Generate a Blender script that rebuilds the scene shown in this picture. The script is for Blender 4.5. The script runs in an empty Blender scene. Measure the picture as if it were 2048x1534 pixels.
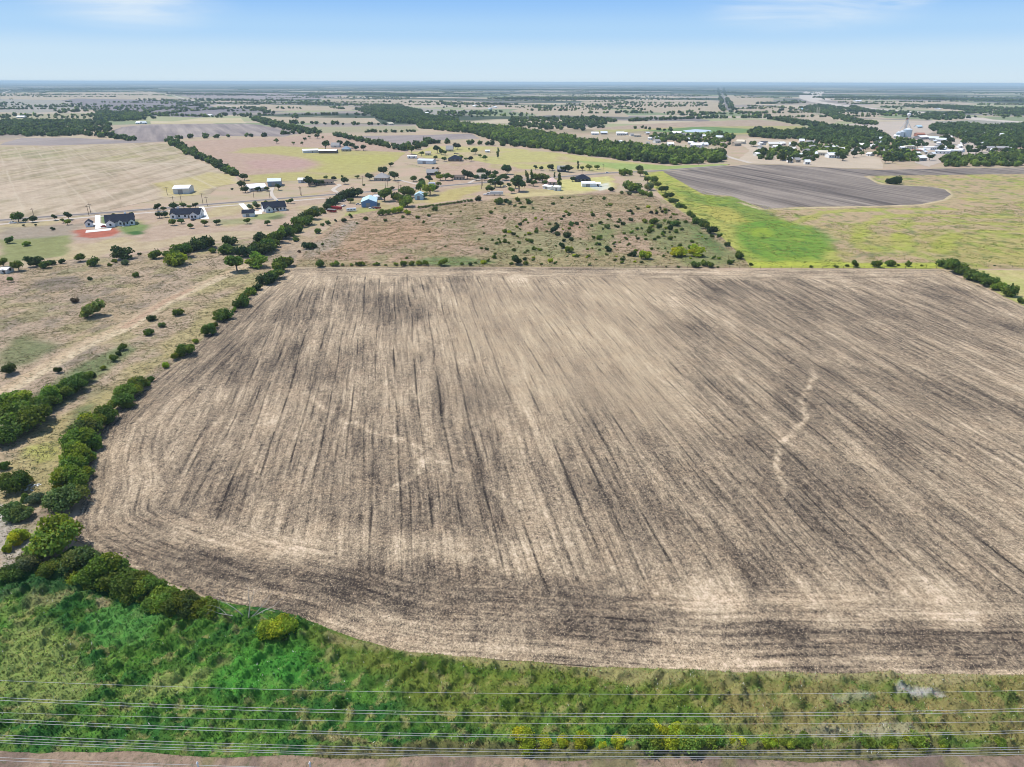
import bpy, bmesh, math, random
import numpy as np
from mathutils import Vector, Matrix
from mathutils.geometry import tessellate_polygon

random.seed(7); np.random.seed(7)
C = bpy.context.scene
COL = C.collection
R = math.radians

# ------------------------------------------------------------------ camera, sky, sun, exposure
F = 1366.0                    # focal length in pixels of the 2048 px wide photograph
HOR = 164.0                   # row of the true horizon in the photograph
CAMZ = 100.0
PITCH = math.atan((767 - HOR) / F)
ROLL = R(0.15)
CM = Matrix.Rotation(math.pi / 2 - PITCH, 3, 'X') @ Matrix.Rotation(ROLL, 3, 'Z')
cam = bpy.data.cameras.new('camera'); camo = bpy.data.objects.new('camera', cam); COL.objects.link(camo)
camo.location = (0, 0, CAMZ); camo.rotation_euler = CM.to_euler()
cam.sensor_width = 36; cam.lens = 36 * F / 2048; cam.clip_start = 1; cam.clip_end = 120000
C.camera = camo

SUN_EL, SUN_AZ = R(60), R(-62)          # azimuth from +Y (away from the camera), negative = to the left
w = bpy.data.worlds.new('World'); C.world = w; w.use_nodes = True
nt = w.node_tree; nt.nodes.clear()
out = nt.nodes.new('ShaderNodeOutputWorld'); bg = nt.nodes.new('ShaderNodeBackground')
sky = nt.nodes.new('ShaderNodeTexSky'); sky.sky_type = 'NISHITA'; sky.sun_disc = False
sky.sun_elevation = SUN_EL; sky.sun_rotation = SUN_AZ; sky.altitude = 100
sky.air_density = 1.0; sky.dust_density = 0.3; sky.ozone_density = 1.5
bg.inputs[1].default_value = 0.12
tc = nt.nodes.new('ShaderNodeTexCoord'); sp = nt.nodes.new('ShaderNodeSeparateXYZ')
nt.links.new(tc.outputs['Generated'], sp.inputs[0])
rp = nt.nodes.new('ShaderNodeValToRGB'); rp.color_ramp.interpolation = 'EASE'
e = rp.color_ramp.elements
e[0].position = 0.0; e[0].color = (0.66, 0.80, 0.90, 1)
e[1].position = 1.0; e[1].color = (0.10, 0.25, 0.62, 1)
for p_, c_ in ((0.03, (0.60, 0.78, 0.93, 1)), (0.06, (0.44, 0.68, 0.95, 1)), (0.10, (0.30, 0.56, 0.95, 1)), (0.2, (0.22, 0.46, 0.88, 1))):
    n_ = e.new(p_); n_.color = c_
nt.links.new(sp.outputs[2], rp.inputs[0])
gn = nt.nodes.new('ShaderNodeVectorMath'); gn.operation = 'SCALE'; gn.inputs['Scale'].default_value = 5.4
nt.links.new(rp.outputs[0], gn.inputs[0])
lo_ = nt.nodes.new('ShaderNodeMapRange'); lo_.inputs[1].default_value = 0.12; lo_.inputs[2].default_value = 0.4
nt.links.new(sp.outputs[2], lo_.inputs[0])
mx = nt.nodes.new('ShaderNodeMix'); mx.data_type = 'RGBA'
nt.links.new(lo_.outputs[0], mx.inputs[0]); nt.links.new(gn.outputs[0], mx.inputs[6]); nt.links.new(sky.outputs[0], mx.inputs[7])
# thin high cirrus
mp = nt.nodes.new('ShaderNodeMapping'); mp.inputs['Scale'].default_value = (3.0, 3.0, 26.0); mp.inputs['Location'].default_value = (1.7, 0.4, 0.65)
mp.inputs['Rotation'].default_value = (0, 0.05, 0)
nt.links.new(tc.outputs['Generated'], mp.inputs[0])
cn = nt.nodes.new('ShaderNodeTexNoise'); cn.inputs['Scale'].default_value = 1.6; cn.inputs['Detail'].default_value = 6; cn.inputs['Roughness'].default_value = 0.6
cn.inputs['Distortion'].default_value = 0.6
nt.links.new(mp.outputs[0], cn.inputs['Vector'])
blobs = []
for (cx_, cy_, rw) in ((270, 12, .11), (1620, 8, .14), (1520, 24, .08), (1780, 2, .06)):
    d_ = CM @ Vector(((cx_ - 1024) / F, -(cy_ - 767) / F, -1.0)); d_.normalize()
    sb = nt.nodes.new('ShaderNodeVectorMath'); sb.operation = 'SUBTRACT'; nt.links.new(tc.outputs['Generated'], sb.inputs[0]); sb.inputs[1].default_value = d_
    sc_ = nt.nodes.new('ShaderNodeVectorMath'); sc_.operation = 'MULTIPLY'; nt.links.new(sb.outputs[0], sc_.inputs[0]); sc_.inputs[1].default_value = (1 / rw, 1 / rw, 4.2 / rw)
    ln_ = nt.nodes.new('ShaderNodeVectorMath'); ln_.operation = 'LENGTH'; nt.links.new(sc_.outputs[0], ln_.inputs[0])
    mr_ = nt.nodes.new('ShaderNodeMapRange'); mr_.inputs[1].default_value = 1.2; mr_.inputs[2].default_value = 0.0; mr_.interpolation_type = 'SMOOTHSTEP'; nt.links.new(ln_.outputs['Value'], mr_.inputs[0]); blobs.append(mr_.outputs[0])
cr = nt.nodes.new('ShaderNodeMapRange'); cr.inputs[1].default_value = 0.30; cr.inputs[2].default_value = 0.62; cr.inputs[4].default_value = 0.95
nt.links.new(cn.outputs[0], cr.inputs[0])
hz = nt.nodes.new('ShaderNodeMapRange'); hz.inputs[1].default_value = 0.045; hz.inputs[2].default_value = 0.09
nt.links.new(sp.outputs[2], hz.inputs[0])
mu = nt.nodes.new('ShaderNodeMath'); mu.operation = 'MULTIPLY'
acc = blobs[0]
for b_ in blobs[1:]:
    mxx = nt.nodes.new('ShaderNodeMath'); mxx.operation = 'MAXIMUM'; nt.links.new(acc, mxx.inputs[0]); nt.links.new(b_, mxx.inputs[1]); acc = mxx.outputs[0]
nt.links.new(cr.outputs[0], mu.inputs[0]); nt.links.new(acc, mu.inputs[1])
m2 = nt.nodes.new('ShaderNodeMix'); m2.data_type = 'RGBA'
m2.inputs[7].default_value = (4.3, 4.8, 5.2, 1)
nt.links.new(mu.outputs[0], m2.inputs[0]); nt.links.new(mx.outputs[2], m2.inputs[6])
nt.links.new(m2.outputs[2], bg.inputs[0]); nt.links.new(bg.outputs[0], out.inputs[0])

sl = bpy.data.lights.new('sun', 'SUN'); sl.energy = 3.4; sl.angle = R(0.5); sl.color = (1, 0.95, 0.88)
slo = bpy.data.objects.new('sun', sl); COL.objects.link(slo)
sdir = Vector((math.sin(SUN_AZ) * math.cos(SUN_EL), math.cos(SUN_AZ) * math.cos(SUN_EL), math.sin(SUN_EL)))
slo.rotation_euler = sdir.to_track_quat('Z', 'Y').to_euler(); slo.location = (0, 0, 300)
C.view_settings.view_transform = 'Standard'; C.view_settings.look = 'None'
C.view_settings.exposure = 0.62; C.view_settings.gamma = 1
C.render.engine = 'CYCLES'
cy = C.cycles
cy.max_bounces = 4; cy.diffuse_bounces = 2; cy.glossy_bounces = 1; cy.transmission_bounces = 2; cy.transparent_max_bounces = 6; cy.volume_bounces = 0
cy.use_denoising = True; cy.filter_width = 0.95
cy.caustics_reflective = False; cy.caustics_refractive = False

# ------------------------------------------------------------------ photograph -> ground helpers
CMn = np.array(CM)
def rayv(px, py):
    d = CMn @ np.array([(px - 1024) / F, -(py - 767) / F, -1.0]); return d
def G(px, py, z=0.0):
    d = rayv(px, py)
    if d[2] > -0.0035: d[2] = -0.0035
    t = (z - CAMZ) / d[2]; return (d[0] * t, d[1] * t)
def GG(pts, z=0.0): return np.array([G(a, b, z) for a, b in pts])
def slant(p): return math.sqrt(p[0] ** 2 + p[1] ** 2 + CAMZ ** 2)
def dep(p): return -((np.array([p[0], p[1], -CAMZ])) @ CMn)[2]
def proj(P):
    v = np.asarray(P, float) - np.array([0, 0, CAMZ]); q = v @ CMn
    return 1024 + F * q[..., 0] / -q[..., 2], 767 - F * q[..., 1] / -q[..., 2]
def px2m(px, py, wpx):
    p = G(px, py); return wpx * dep(p) / F * 1.0
def hgt(px, pyb, pyt):
    """height of an upright thing standing at (px,pyb) whose top reaches row pyt"""
    x, y = G(px, pyb); lo, hi = 0.0, 200.0
    for _ in range(40):
        m = (lo + hi) / 2
        if proj((x, y, m))[1] > pyt: lo = m
        else: hi = m
    return lo

def tag(o, label=None, cat=None, group=None, kind=None):
    if label: o['label'] = label
    if cat: o['category'] = cat
    if group: o['group'] = group
    if kind: o['kind'] = kind
    return o
def empty(name, loc, rz=0, **k):
    o = bpy.data.objects.new(name, None); COL.objects.link(o); o.location = loc; o.rotation_euler = (0, 0, rz)
    o.empty_display_size = 1; return tag(o, **k)
def mkmesh(name, V, Fs, mat=None, parent=None, smooth=False):
    me = bpy.data.meshes.new(name); me.from_pydata([tuple(v) for v in V], [], [tuple(f) for f in Fs]); me.update()
    if mat: me.materials.append(mat)
    if smooth: me.polygons.foreach_set('use_smooth', [True] * len(me.polygons))
    return link(name, me, parent)
def link(name, me, parent=None):
    o = bpy.data.objects.new(name, me); COL.objects.link(o)
    if parent: o.parent = parent
    return o
def fastmesh(name, V, Q, mat, col=None, attrs=None, smooth=False):
    """numpy mesh; Q (n,k) faces with k = 3 or 4"""
    me = bpy.data.meshes.new(name); n = len(V); m, k = Q.shape
    me.vertices.add(n); me.vertices.foreach_set('co', np.asarray(V, np.float32).ravel())
    me.loops.add(m * k); me.loops.foreach_set('vertex_index', np.asarray(Q, np.int32).ravel())
    me.polygons.add(m); me.polygons.foreach_set('loop_start', np.arange(0, m * k, k, dtype=np.int32))
    if smooth: me.polygons.foreach_set('use_smooth', np.ones(m, bool))
    me.update(calc_edges=True)
    if mat: me.materials.append(mat)
    if col is not None:
        a = me.color_attributes.new('col', 'FLOAT_COLOR', 'POINT')
        c4 = np.ones((n, 4), np.float32); c4[:, :3] = col; a.data.foreach_set('color', c4.ravel())
    for kname, vals in (attrs or {}).items():
        a = me.attributes.new(kname, 'FLOAT', 'POINT'); a.data.foreach_set('value', np.asarray(vals, np.float32))
    return me

# ------------------------------------------------------------------ numpy noise
def vn(x, y, seed=0):
    xi = np.floor(x).astype(np.int64); yi = np.floor(y).astype(np.int64)
    fx = x - xi; fy = y - yi; fx = fx * fx * (3 - 2 * fx); fy = fy * fy * (3 - 2 * fy)
    def h(a, b):
        v = (a * 374761393 + b * 668265263 + seed * 982451653) & 0xffffffff
        v = ((v ^ (v >> 13)) * 1274126177) & 0xffffffff
        return ((v ^ (v >> 16)) & 0xffff) / 65535.0
    return (h(xi, yi) * (1 - fx) + h(xi + 1, yi) * fx) * (1 - fy) + (h(xi, yi + 1) * (1 - fx) + h(xi + 1, yi + 1) * fx) * fy
def fbm(x, y, seed=0, o=4):
    s = 0; a = 0.5; t = 0
    for k in range(o):
        s = s + a * vn(x * 2 ** k + 17.3 * k, y * 2 ** k - 9.1 * k, seed + k); t += a; a *= 0.55
    return s / t
def inside(P, poly):
    x, y = P[:, 0], P[:, 1]; r = np.zeros(len(P), bool); n = len(poly)
    for i in range(n):
        x1, y1 = poly[i]; x2, y2 = poly[(i + 1) % n]
        if y1 == y2: continue
        c = ((y1 > y) != (y2 > y)) & (x < (x2 - x1) * (y - y1) / (y2 - y1) + x1); r ^= c
    return r
def dist(P, pts, closed=True):
    d = np.full(len(P), 1e18); near = np.zeros((len(P), 2)); n = len(pts)
    for i in range(n if closed else n - 1):
        a = pts[i]; b = pts[(i + 1) % n]; ab = b - a; L = ab @ ab
        if L < 1e-9: continue
        t = np.clip(((P - a) @ ab) / L, 0, 1); q = a + t[:, None] * ab; dd = ((P - q) ** 2).sum(1)
        k = dd < d; d[k] = dd[k]; near[k] = q[k]
    return np.sqrt(d), near
def jit(pts, seg, amp, seed=0, closed=True):
    o = []; n = len(pts)
    for i in range(n if closed else n - 1):
        a = pts[i]; b = pts[(i + 1) % n]; L = np.linalg.norm(b - a); k = max(1, min(60, int(L / seg)))
        for j in range(k): o.append(a + (b - a) * j / k)
    if not closed: o.append(pts[-1])
    o = np.array(o)
    if amp > 0:
        o[:, 0] += (fbm(o[:, 0] / (seg * 4), o[:, 1] / (seg * 4), seed, 3) - .5) * 2 * amp
        o[:, 1] += (fbm(o[:, 0] / (seg * 4), o[:, 1] / (seg * 4), seed + 9, 3) - .5) * 2 * amp
    return o
def sstep(x, a, b):
    t = np.clip((x - a) / (b - a), 0, 1); return t * t * (3 - 2 * t)

K = 0.60
def S(r, g, b, k=K):
    f = lambda c: ((c / 255 + 0.055) / 1.055) ** 2.4 if c > 10 else c / 255 / 12.92
    return np.array([f(r), f(g), f(b)]) * k

# ------------------------------------------------------------------ node helper
class NT:
    def __init__(s, name, rough=0.95):
        s.m = bpy.data.materials.new(name); s.m.use_nodes = True; s.t = s.m.node_tree
        s.b = s.t.nodes['Principled BSDF']; s.b.inputs['Roughness'].default_value = rough
        s.b.inputs['Specular IOR Level'].default_value = 0.15
    def n(s, ty): return s.t.nodes.new(ty)
    def set(s, sock, v):
        if isinstance(v, bpy.types.NodeSocket): s.t.links.new(v, sock)
        elif isinstance(v, (tuple, list, np.ndarray)):
            v = tuple(float(q) for q in v)
            sock.default_value = v + (1,) if len(v) == 3 and sock.type == 'RGBA' else v
        else: sock.default_value = v
    def pos(s): return s.n('ShaderNodeNewGeometry').outputs['Position']
    def attr(s, name, fac=False):
        a = s.n('ShaderNodeAttribute'); a.attribute_name = name; return a.outputs['Fac' if fac else 'Color']
    def map(s, v, rz=0, sc=(1, 1, 1), loc=(0, 0, 0)):
        a = s.n('ShaderNodeMapping'); a.inputs['Rotation'].default_value = (0, 0, rz); b = s.n('ShaderNodeMapping')
        b.inputs['Scale'].default_value = sc; b.inputs['Location'].default_value = loc
        s.set(a.inputs[0], v); s.set(b.inputs[0], a.outputs[0]); return b.outputs[0]
    def noise(s, v, sc, det=3, ro=0.5, di=0):
        a = s.n('ShaderNodeTexNoise'); s.set(a.inputs['Vector'], v); a.inputs['Scale'].default_value = sc
        a.inputs['Detail'].default_value = det; a.inputs['Roughness'].default_value = ro; a.inputs['Distortion'].default_value = di
        return a.outputs['Fac']
    def ma(s, op, a, b=0.0, c=0.0, cl=False):
        q = s.n('ShaderNodeMath'); q.operation = op; q.use_clamp = cl; s.set(q.inputs[0], a); s.set(q.inputs[1], b)
        if op in ('MULTIPLY_ADD', 'SMOOTH_MIN', 'COMPARE'): s.set(q.inputs[2], c)
        return q.outputs[0]
    def rng(s, v, a, b, c=0.0, d=1.0, smooth=False):
        q = s.n('ShaderNodeMapRange'); s.set(q.inputs[0], v); s.set(q.inputs[1], a); s.set(q.inputs[2], b); s.set(q.inputs[3], c); s.set(q.inputs[4], d)
        if smooth: q.interpolation_type = 'SMOOTHSTEP'
        return q.outputs[0]
    def mix(s, f, a, b, mode='MIX'):
        q = s.n('ShaderNodeMix'); q.data_type = 'RGBA'; q.blend_type = mode; s.set(q.inputs[0], f); s.set(q.inputs[6], a); s.set(q.inputs[7], b)
        return q.outputs[2]
    def bump(s, h, dist=0.3, st=1.0):
        q = s.n('ShaderNodeBump'); s.set(q.inputs['Height'], h); q.inputs['Distance'].default_value = dist; q.inputs['Strength'].default_value = st
        s.t.links.new(q.outputs[0], s.b.inputs['Normal'])
    def base(s, c): s.set(s.b.inputs['Base Color'], c); return s.m
    def sepx(s, v):
        q = s.n('ShaderNodeSeparateXYZ'); s.set(q.inputs[0], v); return q.outputs

def row_dir(vx):
    d = rayv(vx, HOR); return math.atan2(d[0], d[1])      # azimuth from +Y, clockwise
ROWAZ = row_dir(775)

def ground_mat(name, c1, c2, c3=None, paint=False, big=60, mid=6, fine=0.7, speck=0.0, speck_sc=1.2, rows=None, tracks=None, con=1.0):
    """dry ground: two tones mixed at two scales, dark tufts, optional mown/ploughed rows (azimuth, spacing, strength)"""
    s = NT(name); P = s.pos()
    nb = s.noise(P, 1 / big, 4, 0.6, 0.3); nm = s.noise(P, 1 / mid, 4, 0.65)
    f = s.rng(s.ma('ADD', s.ma('MULTIPLY', nb, 0.6), s.ma('MULTIPLY', nm, 0.4)), 0.40, 0.60)
    if paint:
        base = s.attr('col')
        base = s.mix(s.rng(nm, 0.35, 0.65, 0, 0.35 * con), base, s.mix(1.0, base, c2, 'MULTIPLY'))
        base = s.mix(s.rng(nb, 0.35, 0.7, 0, 0.25 * con), base, s.mix(1.0, base, (1.25, 1.2, 1.12), 'MULTIPLY'))
    else:
        base = s.mix(f, c1, c2)
    if rows:
        az, spc, st = rows
        v = s.map(P, az, (1 / spc, 0.02 / spc * 2, 1)); x = s.noise(v, 1.0, 3, 0.6)
        v2 = s.map(P, az, (1 / spc / 3.2, 0.02 / spc, 1)); x2 = s.noise(v2, 1.0, 2, 0.6)
        xx = s.ma('ADD', s.ma('MULTIPLY', x, .5), s.ma('MULTIPLY', x2, .5))
        base = s.mix(s.rng(xx, 0.38, 0.62, 0, st), base, c3 if c3 is not None else c2)
    if tracks:
        az, spc, st = tracks
        wv = s.noise(P, 0.02, 2)
        q = s.sepx(s.map(P, az))[0]; q = s.ma('ADD', q, s.ma('MULTIPLY', wv, 3.0)); q = s.ma('DIVIDE', q, spc)
        fr = s.ma('ABSOLUTE', s.ma('SUBTRACT', s.ma('FRACT', q), 0.5))
        ln = s.rng(fr, 0.0, 0.07, 1, 0)
        ln = s.ma('MULTIPLY', ln, s.rng(s.noise(s.map(P, az, (1, 0.2, 1)), 0.04, 2), .4, .6, 0, st))
        base = s.mix(ln, base, (0.42, 0.35, 0.25))
    nf = s.noise(P, 1 / fine, 3, 0.6)
    base = s.mix(1.0, base, s.mix(nf, (0.72, .72, .72), (1.28, 1.28, 1.28)), 'MULTIPLY')
    if speck > 0:
        sn = s.noise(P, speck_sc, 2, 0.5)
        sk = s.rng(s.ma('ADD', sn, s.ma('MULTIPLY', s.ma('SUBTRACT', nm, .5), .6)), 0.62 - 0.1 * speck, 0.70, 0, min(0.8, speck))
        base = s.mix(sk, base, (0.09, 0.095, 0.05))
    s.bump(s.ma('ADD', nf, s.ma('MULTIPLY', nm, 2.0)), 0.35, 0.7)
    return s.base(base)

# ------------------------------------------------------------------ ground sheets
Z = [0.03]
def sheet(name, poly, mat, cell=None, seg=8, amp=1.0, layers=None, basecol=None, z=None, attr_edge=False, seed=1, extra=None, label=None, world=False, hf=None):
    pw = np.array(poly, float) if world else GG(poly)
    if z is None: Z[0] += 0.004; z = Z[0]
    pj = jit(pw, seg, amp, seed)
    if cell is None:
        tri = tessellate_polygon([[Vector((a, b, 0)) for a, b in pj]])
        me = fastmesh(name, np.c_[pj, np.full(len(pj), z)], np.array(tri), mat)
        nrm = np.zeros(len(me.polygons) * 3, np.float32); me.polygons.foreach_get('normal', nrm)
        if nrm[2::3].sum() < 0: me.flip_normals()
        o = link(name, me); return tag(o, label, kind='structure')
    x0, y0 = pj.min(0); x1, y1 = pj.max(0)
    nx = int((x1 - x0) / cell) + 2; ny = int((y1 - y0) / cell) + 2
    X, Y = np.meshgrid(x0 + np.arange(nx) * cell, y0 + np.arange(ny) * cell)
    P = np.c_[X.ravel(), Y.ravel()]; ins = inside(P, pj).reshape(ny, nx)
    cnt = ins[:-1, :-1].astype(int) + ins[1:, :-1] + ins[:-1, 1:] + ins[1:, 1:]
    keep = cnt >= 2
    idx = np.arange(nx * ny).reshape(ny, nx)
    Q = np.stack([idx[:-1, :-1][keep], idx[:-1, 1:][keep], idx[1:, 1:][keep], idx[1:, :-1][keep]], 1)
    used, inv = np.unique(Q, return_inverse=True); Q = inv.reshape(-1, 4); P = P[used]
    # border vertices: those with fewer than four faces
    cntv = np.bincount(Q.ravel(), minlength=len(P)); bd = cntv < 4
    d, near = dist(P[bd], pj); k = d < cell * 1.1
    bi = np.where(bd)[0][k]; P[bi] = near[k]
    V = np.c_[P, np.full(len(P), z)]
    if hf is not None: V[:, 2] += hf(P, pj)
    col = None
    if layers is not None: col = paint(P, basecol, layers)
    at = {}
    if attr_edge: at['edge'] = dist(P, pj)[0]
    if extra: at.update(extra(P))
    me = fastmesh(name, V, Q, mat, col, at, smooth=True)
    return tag(link(name, me), label, kind='structure')

def paint(P, base, layers):
    col = np.tile(np.asarray(base, float), (len(P), 1))
    for i, L in enumerate(layers):
        kind, pts, rgb, soft, amp = L[:5]
        op = L[5] if len(L) > 5 else 1.0
        if kind == 'noise':                      # pts = scale m, soft = (lo, hi) thresholds
            f = sstep(fbm(P[:, 0] / pts, P[:, 1] / (pts * amp), 40 + i), soft[0], soft[1])
        else:
            w_ = GG(pts); nz = (fbm(P[:, 0] / (amp * 3 + 1), P[:, 1] / (amp * 3 + 1), 70 + i, 4) - .5) * 2 * amp
            if kind == 'poly':
                d = dist(P, w_)[0]; sg = np.where(inside(P, w_), d, -d) + nz; f = sstep(sg, -soft, soft)
            else:                                # ('line', pts, rgb, soft, amp, op, width)
                d = dist(P, w_, False)[0] + nz; wd = L[6]; f = 1 - sstep(d, wd, wd + soft)
        f = (f * op)[:, None]; col = col * (1 - f) + np.asarray(rgb) * f
    return col

# ================================================================== GROUND
# ---- base ground to the horizon
def base_ground():
    s = NT('far_ground'); P = s.pos(); xyz = s.sepx(P)
    r = s.n('ShaderNodeVectorMath'); r.operation = 'LENGTH'; s.set(r.inputs[0], P); D = r.outputs['Value']
    dn = s.n('ShaderNodeTexNoise'); dn.inputs['Scale'].default_value = 1 / 900; s.set(dn.inputs['Vector'], P)
    dv = s.n('ShaderNodeVectorMath'); dv.operation = 'MULTIPLY_ADD'; s.set(dv.inputs[0], dn.outputs['Color']); dv.inputs[1].default_value = (260, 260, 0); s.set(dv.inputs[2], P)
    def cells(sc, az):
        v = s.n('ShaderNodeTexVoronoi'); v.distance = 'CHEBYCHEV'; v.inputs['Randomness'].default_value = 0.85
        v.inputs['Scale'].default_value = sc; s.set(v.inputs['Vector'], s.map(dv.outputs[0], az, (1, 1.25, 1))); return v
    v = cells(1 / 650, 0.35); ve = cells(1 / 420, 0.15)
    cell = s.sepx(v.outputs['Color'])[0]; cell2 = s.sepx(ve.outputs['Color'])[1]
    rp = s.n('ShaderNodeValToRGB'); rp.color_ramp.interpolation = 'CONSTANT'; e = rp.color_ramp.elements
    cs = [S(206, 188, 160), S(172, 160, 148), S(214, 198, 166), S(148, 140, 132), S(180, 182, 136), S(196, 178, 150), S(152, 162, 120), S(206, 190, 166)]
    e[0].position = 0; e[0].color = (*cs[0], 1); e[1].position = .13; e[1].color = (*cs[1], 1)
    for i in range(2, 8): q = e.new(i * .125); q.color = (*cs[i], 1)
    s.set(rp.inputs[0], s.ma('FRACT', s.ma('ADD', cell, s.ma('MULTIPLY', cell2, .35))))
    far = rp.outputs[0]
    far = s.mix(s.rng(s.noise(s.map(P, 0.35, (1, .15, 1)), 1 / 25, 3), .35, .65, 0, .35), far, s.mix(1.0, far, (.8, .78, .8), 'MULTIPLY'))
    # woods: tree-covered ground
    wn = s.noise(s.map(P, 0.2, (.55, 1.2, 1)), 1 / 1300, 6, .62, .4)
    wood = s.rng(wn, 0.545, 0.575)
    hn = s.noise(P, 1 / 260, 3)
    wood2 = s.rng(s.ma('ADD', wn, s.ma('MULTIPLY', s.rng(D, 3500, 12000), .11)), 0.53, 0.56)
    wc = s.mix(s.noise(P, 1 / 60, 3), (0.022, 0.036, 0.016), (0.05, 0.066, 0.03))
    far = s.mix(wood2, far, wc)
    near = s.mix(s.rng(s.noise(P, 1 / 45, 4, .6), .4, .6), S(208, 180, 154), S(196, 178, 146))
    near = s.mix(s.rng(s.noise(s.map(P, 0, (.5, 1.3, 1)), 1 / 18, 4, .6), .52, .68, 0, .7), near, S(176, 170, 116))
    near = s.mix(1.0, near, s.mix(s.noise(P, 1.2, 3), (.8, .8, .8), (1.2, 1.2, 1.2)), 'MULTIPLY')
    c = s.mix(s.rng(D, 1500, 1900), near, far)
    s.base(c)
    g = [0]; 
    for k in range(70):
        g.append(g[-1] + 60 * 1.105 ** k)
        if g[-1] > 40000: g[-1] = 40000; break
    a = np.array(g); ax = np.r_[-a[:0:-1], a]; n = len(ax)
    X, Y = np.meshgrid(ax, ax); V = np.c_[X.ravel(), Y.ravel(), np.zeros(n * n)]
    i = np.arange(n * n).reshape(n, n); Q = np.stack([i[:-1, :-1], i[:-1, 1:], i[1:, 1:], i[1:, :-1]], -1).reshape(-1, 4)
    tag(link('ground', fastmesh('ground', V, Q, s.m)), 'dry farmland stretching to the hazy horizon', kind='structure')
base_ground()

# ---- far fields (px polygons on the photograph)
M = {}
M['tanf'] = ground_mat('tan_field', S(208, 190, 160), S(194, 176, 148), S(176, 162, 136), mid=30, big=200, fine=5, rows=(0.5, 9, .5))
M['mauvef'] = ground_mat('mauve_field', S(184, 170, 160), S(168, 156, 150), S(142, 130, 126), mid=40, big=240, fine=5, rows=(0.4, 12, .5))
M['darkf'] = ground_mat('dark_field', S(146, 138, 138), S(158, 148, 144), S(124, 116, 118), mid=60, big=300, fine=6, rows=(1.1, 16, .5))
M['greyf'] = ground_mat('grey_field', S(170, 168, 152), S(184, 174, 160), S(160, 156, 140), mid=50, big=300, fine=6, rows=(0.4, 14, .4))
M['olivef'] = ground_mat('olive_field', S(176, 172, 132), S(188, 174, 142), S(158, 156, 116), mid=30, big=200, fine=4, rows=(0.5, 8, .4))
M['palef'] = ground_mat('pale_field', S(222, 206, 170), S(206, 192, 146), S(196, 184, 150), mid=25, big=150, fine=4)
M['stripef'] = ground_mat('striped_ploughed_field', S(202, 186, 172), S(184, 170, 160), S(120, 108, 110), mid=30, big=120, fine=3, rows=(row_dir(295), 20, .95))
FAR = [
 ('field', 'tanf', [(0,188),(305,182),(330,191),(368,201),(152,197),(122,201),(0,198)]),
 ('field', 'greyf', [(0,198),(122,200),(180,214),(150,222),(60,226),(0,224)]),
 ('field', 'darkf', [(152,197),(376,201),(432,214),(495,219),(482,228),(394,235),(287,231),(221,224),(180,214),(122,201)]),
 ('field', 'olivef', [(0,227),(110,228),(185,225),(192,240),(100,241),(0,241)]),
 ('field', 'mauvef', [(330,184),(520,186),(700,190),(640,198),(520,200),(380,196)]),
 ('field', 'palef', [(300,242),(345,243),(400,236),(480,236),(493,246),(300,248)]),
 ('ploughed_field', 'stripef', [(223,262),(245,254),(300,249),(490,247),(520,250),(600,266),(570,273),(450,272),(345,277),(335,283),(280,283),(240,272)]),
 ('field', 'mauvef', [(0,290),(10,285),(40,276),(130,275),(235,280),(330,284),(100,291)]),
 ('field', 'tanf', [(515,234),(750,236),(762,247),(600,246),(545,246)]),
 ('field', 'olivef', [(612,254),(832,252),(838,262),(815,265),(672,265),(632,267)]),
 ('field', 'mauvef', [(716,272),(853,270),(942,267),(962,277),(853,281),(817,292),(812,300),(797,287),(738,278)]),
 ('field', 'tanf', [(640,197),(850,199),(1010,206),(1000,214),(880,210),(760,210),(650,205)]),
 ('field', 'tanf', [(520,208),(640,214),(715,215),(700,221),(520,222)]),
 ('field', 'tanf', [(1162,203),(1248,200),(1439,203),(1449,224),(1350,229),(1248,216),(1160,212)]),
 ('field', 'greyf', [(840,216),(890,219),(960,221),(900,228),(850,230),(810,226)]),
 ('field', 'tanf', [(1040,214),(1160,212),(1240,222),(1260,234),(1180,232),(1080,230),(1030,224)]),
 ('field', 'tanf', [(1452,190),(1548,197),(1545,205),(1500,210),(1463,208)]),
 ('field', 'tanf', [(1462,221),(1528,212),(1612,222),(1678,242),(1665,248),(1558,236),(1477,226)]),
 ('field', 'tanf', [(1652,224),(1777,230),(1744,235),(1685,233)]),
 ('field', 'tanf', [(1700,201),(1860,202),(1950,206),(1800,209),(1690,206)]),
 ('field', 'greyf', [(1745,246),(1960,240),(2048,247),(2048,253),(1880,250),(1800,252)]),
 ('field', 'olivef', [(1930,222),(1965,220),(2010,226),(1950,228)]),
 ('field', 'olivef', [(920,251),(1010,246),(1040,248),(1030,256),(960,254)]),
]
for i, (nm, mt, pl) in enumerate(FAR):
    sheet(nm, pl, M[mt], seg=40, amp=7, seed=i + 3)
sheet('field', [(1180,258),(1274,249),(1400,243),(1513,239),(1556,243),(1614,254),(1650,260),(1589,267),(1540,262),(1500,268),(1452,271),(1363,267),(1297,262),(1198,266)],
      ground_mat('harvest_field', S(205, 184, 158), S(190, 172, 140), paint=True, mid=20, big=150, fine=4), cell=8, seg=20, amp=4,
      basecol=S(200, 178, 154), layers=[('poly', [(1180,260),(1290,258),(1380,254),(1500,252),(1600,252),(1650,262),(1589,270),(1363,272),(1190,268)], S(192, 186, 122), 16, 20),
      ('poly', [(1290,262),(1380,254),(1430,254),(1500,258),(1498,266),(1430,267),(1370,266)], S(128, 160, 96), 8, 14)])
wm = NT('pond_water', .25); wm.b.inputs['Specular IOR Level'].default_value = .5; wm.base((.55, .58, .60))
sheet('pond', [(1366,261),(1390,258.6),(1420,260),(1424,262.5),(1400,264.5),(1372,264)], wm.m, seg=10, amp=2, label='pale dried-up pond in the green patch of a far field')

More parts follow.
